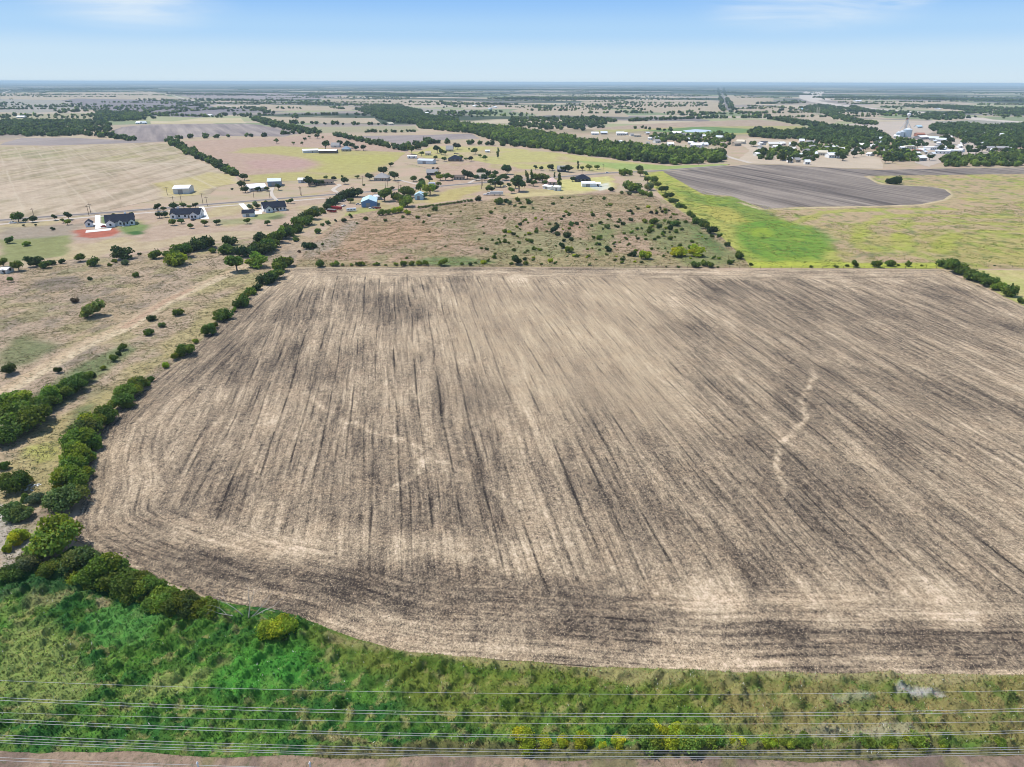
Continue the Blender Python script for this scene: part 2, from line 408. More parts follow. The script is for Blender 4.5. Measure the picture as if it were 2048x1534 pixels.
# ---- mid ground
M['pasture'] = ground_mat('pasture_ground', S(204, 184, 150), S(210, 190, 160), paint=True, big=90, mid=9, fine=1.5, rows=None)
YG = S(198, 192, 112); PK = S(204, 176, 154); TN = S(212, 192, 152); GR = S(120, 160, 70)
sheet('pasture', [(345,284),(450,279),(566,275),(612,270),(637,270),(667,272),(735,286),(802,301),(815,303),(790,322),(770,345),(726,357),(662,359),(586,362),(533,365),(490,367),(462,352),(432,330),(385,300)],
      M['pasture'], cell=5, seg=10, amp=2, basecol=PK, layers=[
      ('poly', [(470,296),(560,290),(700,300),(830,305),(780,330),(700,330),(560,308),(460,306)], YG, 12, 25, .8),
      ('poly', [(620,312),(790,308),(780,340),(700,352),(600,345)], YG, 14, 30, .9),
      ('poly', [(500,352),(600,345),(700,352),(730,356),(500,366)], YG, 10, 20, .8),
      ('poly', [(490,322),(600,318),(650,330),(560,340),(490,338)], S(206, 170, 158), 10, 20, .8)])
sheet('pasture', [(812,302),(835,304),(863,293),(977,293),(1030,297),(1122,307),(1250,323),(1337,332),(1450,328),(1462,330),(1330,342),(1220,345.5),(1120,338),(1040,338),(1010,332),(930,318),(850,316)],
      M['pasture'], cell=5, seg=10, amp=1.5, basecol=S(206, 198, 128), layers=[
      ('noise', 40, S(210, 188, 150), (.5, .66), 1.6, .8), ('poly', [(1150,322),(1330,331),(1460,327),(1460,333),(1330,341),(1240,340)], S(168, 190, 110), 8, 14, .9)])
sheet('stubble_field', [(0,294),(120,292),(335,285),(400,322),(470,352),(482,366),(440,372),(420,388),(330,396),(160,432),(60,441),(0,446)],
      ground_mat('stubble_ground', S(204, 184, 160), S(190, 178, 138), S(226, 208, 180), paint=True, big=120, mid=10, fine=1.6, rows=(row_dir(0), 5, .35), tracks=(row_dir(-60), 24, .7)),
      cell=4, seg=12, amp=1.5, basecol=S(208, 188, 160), layers=[
      ('poly', [(0,294),(120,292),(335,286),(390,318),(300,326),(200,322),(60,326),(0,322)], S(176, 168, 108), 14, 30, .8),
      ('poly', [(10,300),(120,300),(110,316),(40,320),(10,314)], S(150, 158, 96), 14, 20, .7),
      ('noise', 22, S(160, 150, 104), (.50, .64), 2.6, .7), ('noise', 60, S(218, 192, 168), (.5, .65), 2.0, .5), ('noise', 7, S(162, 146, 116), (.50, .62), 14, .6), ('noise', 6, S(226, 204, 176), (.52, .64), 18, .6),
      ('poly', [(310,366),(420,345),(470,352),(480,366),(430,372),(400,392),(330,396)], S(206, 192, 116), 6, 12, .8),
      ('line', [(0,324),(200,324),(420,330)], S(222, 204, 178), 5, 3, .8, 2.5)])
sheet('yard', [(545,398),(660,382),(690,388),(760,378),(820,366),(850,352),(870,335),(900,322),(1010,330),(1060,342),(1130,356),(1225,350),(1240,370),(1228,384),(1100,392),(1060,398),(975,402),(920,408),(820,424),(740,430),(690,446),(650,462),(600,470),(560,460)],
      M['pasture'], cell=3, seg=8, amp=1.5, basecol=S(206, 180, 154), layers=[
      ('noise', 22, S(196, 186, 120), (.5, .64), 1.6, .6),
      ('poly', [(845,398),(900,380),(960,372),(965,378),(900,402),(850,412)], S(206, 192, 116), 5, 8, .8),
      ('poly', [(660,440),(720,415),(800,420),(790,440),(720,450)], S(180, 182, 108), 5, 8, .9),
      ('poly', [(1118,360),(1220,352),(1228,378),(1130,388),(1095,380)], S(222, 216, 138), 6, 8, .95),
      ('poly', [(1170,372),(1216,366),(1222,376),(1200,382)], S(236, 238, 220), 3, 3, .9),
      ('poly', [(870,352),(950,330),(1040,345),(1000,356),(960,348),(900,372)], S(210, 180, 156), 6, 8, .7),
      ('poly', [(1000,388),(1100,384),(1130,380),(1190,384),(1130,390),(1050,396)], S(220, 204, 150), 4, 5, .9)])
sheet('yard', [(0,449),(60,446),(190,432),(400,412),(560,400),(655,395),(700,402),(690,430),(650,470),(600,480),(560,472),(520,472),(440,482),(330,498),(260,512),(135,520),(0,530)],
      M['pasture'], cell=2.5, seg=8, amp=1.2, basecol=S(204, 180, 156), layers=[
      ('noise', 30, S(206, 192, 140), (.5, .66), 2.5, .7),
      ('poly', [(0,480),(80,474),(138,470),(138,500),(120,512),(60,520),(0,528)], S(150, 158, 96), 3, 5, .9),
      ('poly', [(138,490),(300,482),(450,462),(560,462),(520,474),(300,500),(138,514)], S(208, 190, 152), 3, 5, .8),
      ('poly', [(0,455),(120,452),(160,450),(150,470),(60,478),(0,480)], S(170, 160, 140), 4, 8, .7),
      ('poly', [(200,431),(232,429),(226,446),(203,449)], S(112, 148, 78), 1, 1.5, .9),
      ('poly', [(246,450),(272,440),(290,452),(286,468),(262,471),(240,464)], S(118, 152, 72), 3, 5, .85),
      ('poly', [(252,466),(275,462),(292,468),(262,472)], S(60, 110, 44), 2, 3, .9),
      ('poly', [(140,466),(160,462),(240,464),(256,474),(170,482),(146,478)], S(196, 178, 164), 4, 5, .8),
      ('poly', [(148,461),(168,459),(190,462),(225,456),(240,464),(228,473),(180,477),(156,474)], S(198, 100, 72), 1.5, 2.5, .85),
      ('poly', [(500,430),(560,424),(575,432),(540,440),(500,438)], S(150, 166, 100), 3, 4, .8),
      ('poly', [(535,436),(560,430),(572,436),(548,440)], S(96, 110, 70), 2, 3, .7),
      ('poly', [(430,440),(520,434),(500,448),(440,450)], S(160, 164, 116), 5, 7, .7)])
# scrub pasture behind the big field
OR = S(198, 172, 144)
sheet('scrub_pasture', [(585,534),(590,515),(625,480),(690,432),(760,420),(880,408),(960,402),(1000,398),(1090,392),(1230,385),(1290,384),(1325,398),(1400,450),(1440,472),(1495,522),(1508,536),(1000,534)],
      ground_mat('scrub_ground', S(200, 174, 150), S(206, 182, 150), paint=True, big=50, mid=5, fine=1.2, speck=.8, speck_sc=.5, con=1.6), cell=2, seg=8, amp=1.2, basecol=OR, layers=[
      ('noise', 26, S(190, 158, 132), (.5, .64), 2.0, .6), ('noise', 14, S(160, 160, 108), (.58, .68), 2.0, .6), ('noise', 5, S(216, 188, 158), (.55, .66), 2, .5),
      ('poly', [(820,424),(1000,398),(1230,385),(1330,400),(1350,430),(1240,425),(1100,425),(960,432)], S(184, 170, 122), 5, 22, .5),
      ('poly', [(590,534),(600,520),(760,526),(900,516),(1000,500),(1200,505),(1500,515),(1508,536)], S(174, 166, 114), 5, 9, .6),
      ('poly', [(820,530),(870,514),(940,512),(1000,526),(900,533)], S(110, 150, 80), 3, 6, .7),
      ('poly', [(960,470),(1100,462),(1200,490),(1100,510),(980,500)], S(160, 166, 112), 6, 14, .6),
      ('poly', [(1240,450),(1340,440),(1420,470),(1480,520),(1380,530),(1330,500),(1260,470),(1180,440),(1200,520)], S(144, 156, 94), 5, 14, .8),
      ('poly', [(1360,440),(1400,452),(1450,490),(1440,510),(1390,480)], S(104, 140, 70), 4, 8, .7),
      ('poly', [(590,500),(650,480),(700,440),(720,445),(680,490),(620,515)], S(190, 176, 158), 4, 5, .8),
      ('poly', [(720,440),(860,440),(860,480),(760,500),(690,500)], S(202, 166, 130), 6, 16, .5)])
# right hand field with weeds
LM = S(196, 200, 84)
def lines(*pls): return [('line', p, S(188, 194, 78), 4.0, 7, .6, 2.8) for p in pls]
sheet('weedy_field', [(1282,346),(1327,342),(1407,389),(1462,391),(1520,417),(1600,414),(1753,412),(1840,409),(1884,400),(1900,390),(1889,379),(1862,374),(1757,369),(1720,352),(1900,350),(2048,347.5),(2300,347),(2500,370),(2600,520),(2048,538),(1900,538),(1500,536),(1490,520),(1440,472),(1400,450),(1330,400)],
      ground_mat('weedy_ground', S(200, 190, 140), S(196, 190, 120), paint=True, big=50, mid=6, fine=1.0, speck=.2, speck_sc=.5), cell=2.5, seg=8, amp=1, basecol=S(204, 182, 140), layers=[
      ('noise', 24, S(196, 190, 92), (.52, .64), 1.8, .5), ('noise', 12, S(208, 176, 146), (.50, .60), 1.2, .6), ('noise', 6, S(164, 164, 96), (.56, .66), 1.5, .5),
      ('poly', [(1960,400),(2048,430),(2300,440),(2300,530),(1900,530),(1880,500)], S(194, 190, 92), 10, 24, .45),
      ('poly', [(1560,420),(1700,413),(1900,405),(2048,400),(2048,470),(1900,465),(1700,440),(1600,455)], S(206, 180, 144), 4, 12, .8),
      ('poly', [(1330,342),(1410,389),(1480,402),(1560,440),(1680,500),(1680,530),(1500,536),(1440,470),(1330,400),(1290,352)], S(194, 196, 92), 2, 4, .85),
      ('poly', [(1340,376),(1380,384),(1407,390),(1470,396),(1530,424),(1580,450),(1500,450),(1440,420),(1380,400)], S(124, 158, 62), 6, 12, .8),
      ('poly', [(1470,452),(1560,440),(1610,455),(1650,474),(1672,492),(1660,520),(1600,526),(1530,528),(1490,500)], S(114, 162, 52), 6, 14, .85), ('noise', 9, S(168, 186, 70), (.56, .66), 1.6, .6),
      ('poly', [(1500,458),(1535,456),(1545,474),(1510,474)], S(170, 190, 60), 2, 4, .7), ('noise', 5, S(62, 110, 52), (.60, .7), 1.6, .5),
      ('poly', [(1495,522),(1700,526),(1900,528),(1900,538),(1500,537)], S(196, 204, 80), 2, 3, .9),
      ('poly', [(1400,412),(1460,414),(1500,446),(1440,440)], S(200, 190, 96), 4, 5, .8)]
      + lines([(1590,445),(1650,425),(1760,418),(1900,418)], [(1715,470),(1720,455),(1760,434),(1850,430),(2048,436)], [(1800,475),(1795,455),(1820,448),(1960,447),(2100,452)], [(1740,500),(1712,485),(1716,468)], [(1800,500),(1805,480),(1798,465)], [(1880,505),(1890,480),(1930,462),(2048,464),(2200,470)])
      + [('line', [(1735,352),(1745,362),(1770,369),(1862,374),(1890,379),(1903,390),(1886,401),(1840,410),(1700,414),(1590,417),(1520,419),(1480,405)], S(226, 206, 168), 1.5, 1, .9, 1.5)])
M['pl2'] = ground_mat('grey_plough', S(188, 174, 158), S(170, 156, 142), S(100, 90, 84), mid=14, big=80, fine=1.6, rows=(row_dir(500), 7, .95))
sheet('ploughed_field', [(1325,343.5),(1452,333),(1500,329),(1560,330),(1680,337),(1760,340),(1900,337),(2048,335),(2400,330),(2400,346),(2048,348),(1900,350),(1727,352),(1745,362),(1757,369),(1862,374),(1889,379),(1900,389),(1884,400),(1840,409),(1753,412),(1600,414),(1530,418),(1487,402),(1462,392),(1407,389)],
      M['pl2'], seg=6, amp=1.2, label='grey ploughed field with a hooked end among yellow weeds')
sheet('dirt_yard', [(1495,327),(1480,318),(1500,300),(1470,285),(1500,276),(1600,284),(1700,298),(1760,315),(1768,338),(1680,336),(1560,329)], ground_mat('pale_dirt', S(220, 200, 174), S(208, 190, 164), mid=14, big=60, fine=2), seg=8, amp=3)
sheet('dirt_yard', [(1668,250),(1757,244),(1870,241),(1876,262),(1850,270),(1960,285),(2010,310),(1930,314),(1890,322),(1860,334),(1830,326),(1838,305),(1790,300),(1790,280),(1770,262),(1700,258)], M['tanf'] and ground_mat('town_dirt', S(216, 198, 178), S(204, 190, 174), mid=20, big=80, fine=2), seg=10, amp=4)
sheet('dirt_yard', [(1120,276),(1200,268),(1290,272),(1330,285),(1440,296),(1400,303),(1300,298),(1220,288),(1150,282)], M['tanf'], seg=10, amp=4)

# ---- left scrub land and strips along the hedges
sheet('scrub_land', [(-300,560),(0,531),(60,538),(135,520),(260,514),(330,502),(440,486),(520,474),(600,470),(625,478),(592,515),(572,536),(556,552),(500,594),(440,648),(390,690),(330,740),(260,800),(205,850),(170,905),(150,990),(140,1075),(120,1150),(0,1190),(-300,1190)],
      ground_mat('scrub_land_ground', S(196, 176, 152), S(206, 184, 150), paint=True, big=30, mid=2.6, fine=.6, speck=.75, speck_sc=1.0, con=1.5), cell=1.0, seg=5, amp=.8, basecol=S(204, 182, 156), layers=[
      ('noise', 22, S(204, 182, 146), (.48, .62), 1.6, .7), ('noise', 9, S(156, 144, 128), (.58, .7), 1.6, .6), ('noise', 14, S(176, 172, 116), (.55, .66), 1.2, .5),
      ('poly', [(-100,570),(38,545),(42,552),(30,586),(0,594),(-100,600)], S(214, 186, 164), 1.5, 1.5, .9),
      ('poly', [(0,680),(60,668),(110,690),(60,730),(0,740)], S(128, 142, 92), 4, 6, .8),
      ('poly', [(60,800),(150,740),(250,690),(270,700),(190,760),(100,820)], S(126, 146, 92), 3, 5, .85),
      ('poly', [(0,840),(70,808),(40,830),(0,860)], S(126, 146, 92), 3, 5, .7),
      ('poly', [(0,960),(90,850),(300,720),(420,610),(520,560),(545,548),(470,620),(330,735),(200,845),(150,920),(120,1000),(0,1010)], S(200, 186, 128), 3, 7, .75),
      ('poly', [(60,900),(110,890),(120,925),(60,930)], S(190, 192, 104), 2, 4, .8),
      ('poly', [(150,815),(200,800),(190,850),(150,870),(120,865)], S(120, 136, 88), 2, 3, .8),
      ('poly', [(320,605),(520,560),(530,540),(440,560)], S(194, 184, 128), 4, 8, .7),
      ('poly', [(60,560),(150,555),(160,575),(70,590)], S(150, 136, 124), 3, 6, .7),
      ('poly', [(-60,1010),(20,1010),(30,1060),(18,1100),(-60,1120)], S(214, 208, 196), 1, 1.5, .95),
      ('poly', [(0,1050),(60,1060),(50,1130),(20,1160),(0,1150)], S(206, 196, 180), .6, 1.2, .8),
      ('line', [(0,793),(90,740),(175,692),(260,655),(330,608),(430,562),(520,520)], S(234, 214, 180), 1.2, .6, .95, 2.2),
      ('line', [(0,784),(90,731),(175,684),(262,642),(332,600),(430,556),(520,516)], S(226, 202, 168), .9, .6, .9, 1.6),
      ('line', [(250,655),(330,604),(380,580)], S(208, 168, 142), 1.0, .8, .6, 1.6)])

# ---- the big ploughed field
FIELD = [(572,538),(800,535),(1200,537),(1500,540),(1885,540),(1912,552),(1960,572),(2010,598),(2060,622),(2300,740),(2700,940),(2700,1330),(2300,1352),(2048,1353),(1700,1351),(1500,1348),(1400,1345),(1250,1338),(1000,1324),(820,1306),(720,1287),(640,1256),(575,1228),(430,1200),(300,1152),(205,1112),(150,1082),(150,1050),(172,990),(182,910),(205,855),(255,806),(330,745),(420,668),(500,594)]
TONE = [  # (polygon, tone, softness m, edge noise m)
 ([(575,540),(1900,540),(1960,575),(1700,560),(1300,558),(800,560),(560,575)], .16, 5, 8),
 ([(960,560),(1330,560),(1360,640),(1330,800),(1180,850),(1040,820),(960,760),(900,680)], .14, 14, 12),
 ([(560,640),(900,640),(960,720),(860,780),(700,740),(560,730)], .10, 8, 14),
 ([(690,588),(850,592),(820,650),(700,655),(650,620)], -.10, 6, 12),
 ([(560,590),(660,590),(640,640),(540,640)], -.12, 5, 10),
 ([(480,690),(640,680),(640,760),(540,790),(470,760)], -.13, 5, 10),
 ([(190,900),(330,800),(420,760),(400,900),(330,1000),(240,1040),(180,1040)], .12, 5, 9),
 ([(360,930),(520,880),(600,900),(560,1040),(420,1060),(360,1000)], -.05, 4, 7),
 ([(640,940),(980,930),(1010,1050),(860,1070),(680,1050)], -.12, 4, 8),
 ([(320,1020),(420,1060),(640,1060),(900,1075),(1100,1100),(1240,1180),(1000,1130),(640,1120),(380,1080)], .20, 3, 5),
 ([(1230,1180),(1400,1160),(1700,1180),(2100,1200),(2400,1250),(2100,1240),(1700,1240),(1420,1230)], .24, 3, 6),
 ([(160,1050),(300,1090),(600,1130),(900,1130),(1250,1170),(1400,1235),(1300,1260),(800,1230),(500,1190),(250,1110)], -.20, 3, 6),
 ([(1400,1240),(1700,1250),(2100,1270),(2400,1290),(2400,1330),(2048,1330),(1700,1320),(1450,1290)], -.13, 2.5, 5),
 ([(650,1240),(900,1270),(1250,1300),(1700,1340),(2300,1360),(2300,1400),(1400,1360),(900,1320),(640,1262)], .24, 2, 3),
 ([(1560,780),(1700,800),(1660,980),(1560,960),(1520,900)], -.12, 5, 9),
 ([(1330,560),(1900,575),(2000,640),(1700,640),(1400,620)], -.06, 6, 12),
 ([(1460,940),(1700,1000),(1760,1100),(1560,1160),(1440,1100)], -.12, 4, 8),
 ([(420,640),(520,600),(560,620),(480,720),(400,760),(330,800),(300,790)], -.10, 4, 7),
]
RILLS = [([(610,790),(650,815),(690,850),(760,868),(800,880)], .6, .5), ([(790,878),(820,890),(855,914)], .9, .5), ([(855,914),(960,960),(1040,1010)], .5, .28),
 ([(855,912),(835,940),(808,965),(790,985)], 1.0, .55), ([(1625,735),(1618,780),(1603,805),(1600,845),(1575,880),(1545,905),(1550,935),(1562,970),(1560,1000)], .5, .6),
 ([(1400,880),(1450,920),(1500,960)], .7, .25), ([(1370,1010),(1420,1050),(1440,1100)], .8, .25), ([(690,850),(700,880),(690,900)], .5, .3),
 ([(640,560),(1100,575),(1500,575),(1880,572)], 1.5, .12)]
def field_attrs(P):
    t = np.zeros(len(P)); rl = np.zeros(len(P))
    for i, (pl, v, sf, amp) in enumerate(TONE):
        w_ = GG(pl); nz = (fbm(P[:, 0] / (amp * 1.3), P[:, 1] / (amp * 2.6), 200 + i, 6) - .5) * 3.4 * amp
        d = dist(P, w_)[0]; sg = np.where(inside(P, w_), d, -d) + nz; t += v * sstep(sg, -sf, sf)
    for i, (pl, wd, v) in enumerate(RILLS):
        pj = jit(GG(pl), 2.0, 2.6, 300 + i, False); d = dist(P, pj, False)[0]
        m = np.clip(.25 + 2.2 * (fbm(P[:, 0] / 4, P[:, 1] / 4, 320 + i, 4) - .35), 0, 1.1)
        rl = np.maximum(rl, v * m * (1 - sstep(d, wd * .3, wd + .9)))
    w_ = GG([(900,560),(1340,556),(1370,640),(1340,800),(1240,850),(1060,830),(940,770),(860,690)]); d = dist(P, w_)[0]
    sf = sstep(np.where(inside(P, w_), d, -d) + (fbm(P[:, 0] / 16, P[:, 1] / 30, 260, 4) - .5) * 50, -22, 26)
    return {'tone': t * .8, 'rill': rl, 'soft': sf}

def plough_mat():
    s = NT('stubble_over_black_clay', .97); P = s.pos(); az = ROWAZ
    edge = s.attr('edge', True); tone = s.attr('tone', True); rill = s.attr('rill', True)
    warp = s.noise(s.map(P, az, (1, .35, 1)), 1 / 50, 2, .5)
    warp2 = s.noise(s.map(P, az, (1, .16, 1)), 1 / 7, 2, .5)
    q = s.sepx(s.map(P, az))
    ax = s.ma('ADD', q[0], s.ma('MULTIPLY', s.ma('SUBTRACT', warp, .5), 7.0)); ax = s.ma('ADD', ax, s.ma('MULTIPLY', s.ma('SUBTRACT', warp2, .5), 1.2))
    ay = q[1]
    def vec(a, b, c=0.0):
        k = s.n('ShaderNodeCombineXYZ'); s.set(k.inputs[0], a); s.set(k.inputs[1], b); s.set(k.inputs[2], c); return k.outputs[0]
    def mul(a, b): return s.ma('MULTIPLY', a, b)
    st1 = s.noise(vec(mul(ax, .22), mul(ay, .016)), 1.0, 4, .6)
    st2 = s.noise(vec(mul(ax, .75), mul(ay, .05), 5.0), 1.0, 3, .6)
    # headland passes run round the edge of the field
    hx = s.sepx(P)
    hw = s.ma('ADD', edge, s.ma('MULTIPLY', s.ma('SUBTRACT', warp, .5), 4.0))
    h1 = s.noise(vec(mul(hw, .22), mul(hx[0], .018), mul(hx[1], .018)), 1.0, 4, .6)
    h2 = s.noise(vec(mul(hw, .75), mul(hx[0], .05), mul(hx[1], .05)), 1.0, 3, .6)
    hl = s.rng(s.ma('ADD', edge, s.ma('MULTIPLY', s.ma('SUBTRACT', s.noise(P, 1 / 14, 4, .6), .5), 22)), 17, 24, 1, 0)
    m1 = s.ma('ADD', mul(st1, s.ma('SUBTRACT', 1.0, hl)), mul(h1, hl))
    m2 = s.ma('ADD', mul(st2, s.ma('SUBTRACT', 1.0, hl)), mul(h2, hl))
    # dark furrows every pass
    def furrow(co, spc, wd, seed):
        f_ = s.ma('ABSOLUTE', s.ma('SUBTRACT', s.ma('FRACT', s.ma('DIVIDE', co, spc)), .5)); return s.rng(f_, 0, wd / spc, 1, 0, True)
    br = s.rng(s.noise(vec(mul(ax, .10), mul(ay, .035), 9.0), 1.0, 4, .7), .42, .60)
    fu = mul(mul(furrow(ax, 7.6, .55, 0), br), s.ma('SUBTRACT', 1.0, hl))
    fu2 = mul(mul(furrow(ax, 2.55, .5, 0), s.rng(s.noise(vec(mul(ax, .3), mul(ay, .03), 3.0), 1.0, 3, .7), .45, .65)), s.ma('SUBTRACT', 1.0, hl))
    fh = mul(mul(furrow(hw, 2.9, .5, 0), br), hl)
    dark = s.ma('ADD', s.ma('ADD', mul(fu, .25), mul(fu2, .15)), mul(fh, .16))
    big = s.noise(s.map(P, az, (1, .45, 1)), 1 / 26, 5, .62)
    spk = s.noise(s.map(P, az, (1, .75, 1)), 2.7, 4, .78)
    spk2 = s.noise(P, .62, 4, .65)
    thr = s.ma('ADD', s.ma('MULTIPLY', s.ma('SUBTRACT', m1, .5), .54), s.ma('MULTIPLY', s.ma('SUBTRACT', m2, .5), .62))
    thr = s.ma('ADD', thr, s.ma('MULTIPLY', s.ma('SUBTRACT', big, .5), .65))
    thr = s.ma('ADD', thr, s.ma('ADD', mul(tone, .62), mul(rill, .5)))
    thr = s.ma('SUBTRACT', thr, dark)
    smooth = s.attr('soft', True)                     # washed-out soft part of the field has little contrast
    amp = s.ma('SUBTRACT', 1.0, mul(smooth, .72))
    thr = s.ma('ADD', mul(thr, s.ma('SUBTRACT', 1.0, mul(smooth, .45))), s.ma('ADD', .055, mul(smooth, .05)))
    sp_ = s.ma('ADD', s.ma('MULTIPLY', s.ma('SUBTRACT', spk, .5), 1.9), s.ma('MULTIPLY', s.ma('SUBTRACT', spk2, .5), .75))
    val = s.ma('ADD', mul(sp_, amp), s.ma('MULTIPLY', thr, 1.35))
    f = s.rng(val, -.42, .50)
    rp = s.n('ShaderNodeValToRGB'); e = rp.color_ramp.elements
    e[0].position = 0; e[0].color = (*S(62, 54, 49), 1); e[1].position = 1; e[1].color = (*S(255, 230, 200), 1)
    for p_, c_ in ((.2, S(97, 86, 74)), (.42, S(145, 129, 109)), (.62, S(186, 165, 137)), (.8, S(216, 194, 160))):
        k = e.new(p_); k.color = (*c_, 1)
    s.set(rp.inputs[0], f)
    c = s.mix(s.rng(s.noise(P, 1 / 9, 4, .6), .45, .65, 0, .25), rp.outputs[0], s.mix(1.0, rp.outputs[0], (1.06, .96, .88), 'MULTIPLY'))
    s.bump(s.ma('ADD', s.ma('ADD', mul(spk, .5), mul(spk2, .8)), s.ma('SUBTRACT', mul(m2, 1.2), mul(dark, 3.0))), .35, .8)
    return s.base(c)
M['plough'] = plough_mat()
sheet('ploughed_field', FIELD, M['plough'], cell=1.0, seg=4, amp=.7, z=.20, attr_edge=True, extra=field_attrs, seed=5,
      label='big ploughed field of pale straw stubble over dark clay')

# ---- far right yellow ground beyond the right hand hedge
sheet('pasture', [(1915,541),(2048,541),(2500,545),(2900,800),(2700,930),(2300,735),(2060,618),(2010,594),(1960,568),(1925,552)], M['pasture'], cell=3, seg=6, amp=1, z=.19, basecol=S(214, 200, 140),
      layers=[('noise', 14, S(190, 196, 110), (.5, .62), 2, .7)])

# ---- roads and drives
def strip(name, pts, wd, mat, z, label=None, wpx=False, seg=6, amp=.0, seed=3):
    c = GG(pts); c = jit(c, seg, amp, seed, False); t = np.gradient(c, axis=0); t /= np.linalg.norm(t, axis=1)[:, None]; nrm = np.c_[-t[:, 1], t[:, 0]] * wd / 2
    V = np.r_[np.c_[c + nrm, np.full(len(c), z)], np.c_[c - nrm, np.full(len(c), z)]]; n = len(c); i = np.arange(n - 1)
    Q = np.stack([i + n, i + n + 1, i + 1, i], 1)
    return tag(link(name, fastmesh(name, V, Q, mat)), label, kind='structure')
asp = NT('asphalt'); P_ = asp.pos(); asp.base(asp.mix(asp.noise(P_, .4, 4), S(120, 114, 112), S(158, 148, 142)))
conc = NT('concrete'); conc.base(conc.mix(conc.noise(conc.pos(), .5, 4), S(228, 224, 216, .75), S(244, 240, 232, .8)))
grav = NT('gravel'); grav.base(grav.mix(grav.noise(grav.pos(), .5, 4), S(214, 200, 184), S(236, 224, 208)))
shd = NT('road_shoulder'); shd.base(shd.mix(shd.noise(shd.pos(), .25, 4), S(206, 192, 178), S(190, 176, 156)))
ROAD = [(-400,474),(0,441),(130,431),(200,426.5),(400,410.5),(560,397.5),(683,388),(760,382),(820,377),(882,372.5),(933,368),(1050,358.5),(1130,353),(1220,346),(1320,341.5),(1380,337),(1450,331.5)]
strip('road_shoulder', ROAD, 11, shd.m, .17, 'pale gravel edge of the country road')
strip('road', ROAD, 6.2, asp.m, .185, 'grey country road crossing behind the houses')
strip('road_verge', [(0,449),(130,438.5),(200,433),(330,423),(430,413.5),(560,404),(650,396.5)], 5, grav.m, .18, 'pale gravel strip beside the country road')
def drive(pts, label, mat=None, name='driveway'): sheet(name, pts, mat or conc.m, seg=40, amp=0, z=.20, label=label)
drive([(190,431),(201,430.5),(201,447),(216,449),(216,455),(190,459),(190,450),(184,452),(186,447),(190,446)], 'white concrete drive of the house beside the red dirt')
drive([(172,461.5),(224,456.5),(221,461),(171,466)], 'grey concrete slab on the red dirt', name='concrete_slab')
drive([(397,414),(408,413.5),(419,438.5),(400,438.5),(401,436),(410,435)], 'straight white drive right of the far-left gabled house'.replace('far-left ', ''))
drive([(477,407.5),(488,407),(500,421),(516,423),(520,419),(526,421),(524,428),(500,430),(486,428),(488,420)], 'white forked drive between garage and gabled house')
drive([(538,376),(549,375),(546,384),(548,391),(556,399),(549,400),(541,392)], 'pale drive below the blue-grey shed', mat=grav.m)
strip('driveway', [(676,368),(680,371),(670,376),(666,380),(672,384),(690,388)], 4.5, grav.m, .205, 'curving pale drive of the long brown house')
strip('driveway', [(797,360),(818,365),(845,371),(868,373),(882,373)], 4.5, grav.m, .205, 'pale lane running past the blue shed trees')
strip('driveway', [(1443,306),(1452,312),(1470,318),(1486,322),(1500,326)], 8, grav.m, .2, 'pale dirt lane by the end of the dark wood')
strip('driveway', [(938,366),(950,360),(965,358),(1000,356),(1040,353),(1090,351)], 4, grav.m, .205, 'dirt lane between the oak shaded houses')
# far roads
strip('road', [(333,186),(368,198),(400,204),(444,210),(470,215)], 14, grav.m, .25, 'pale straight road crossing the far dark field')
strip('road', [(1441,173),(1443,182),(1447,198),(1454,212),(1462,226)], 12, asp.m, .25, 'dead straight grey road between two rows of trees')
strip('highway', [(1618,182),(1606,190),(1612,198),(1640,205),(1700,213),(1745,218),(1800,222),(1845,224),(1900,231),(1960,239),(2060,246),(2300,262)], 70, grav.m, .27, 'pale new highway cutting through the far woods', seg=60, amp=6)
strip('highway', [(1640,183),(1628,191),(1645,201)], 110, grav.m, .26, 'pale cleared slip road of the far highway', seg=60, amp=10)
strip('path', [(0,188),(20,181)], 20, grav.m, .26, 'pale far track')

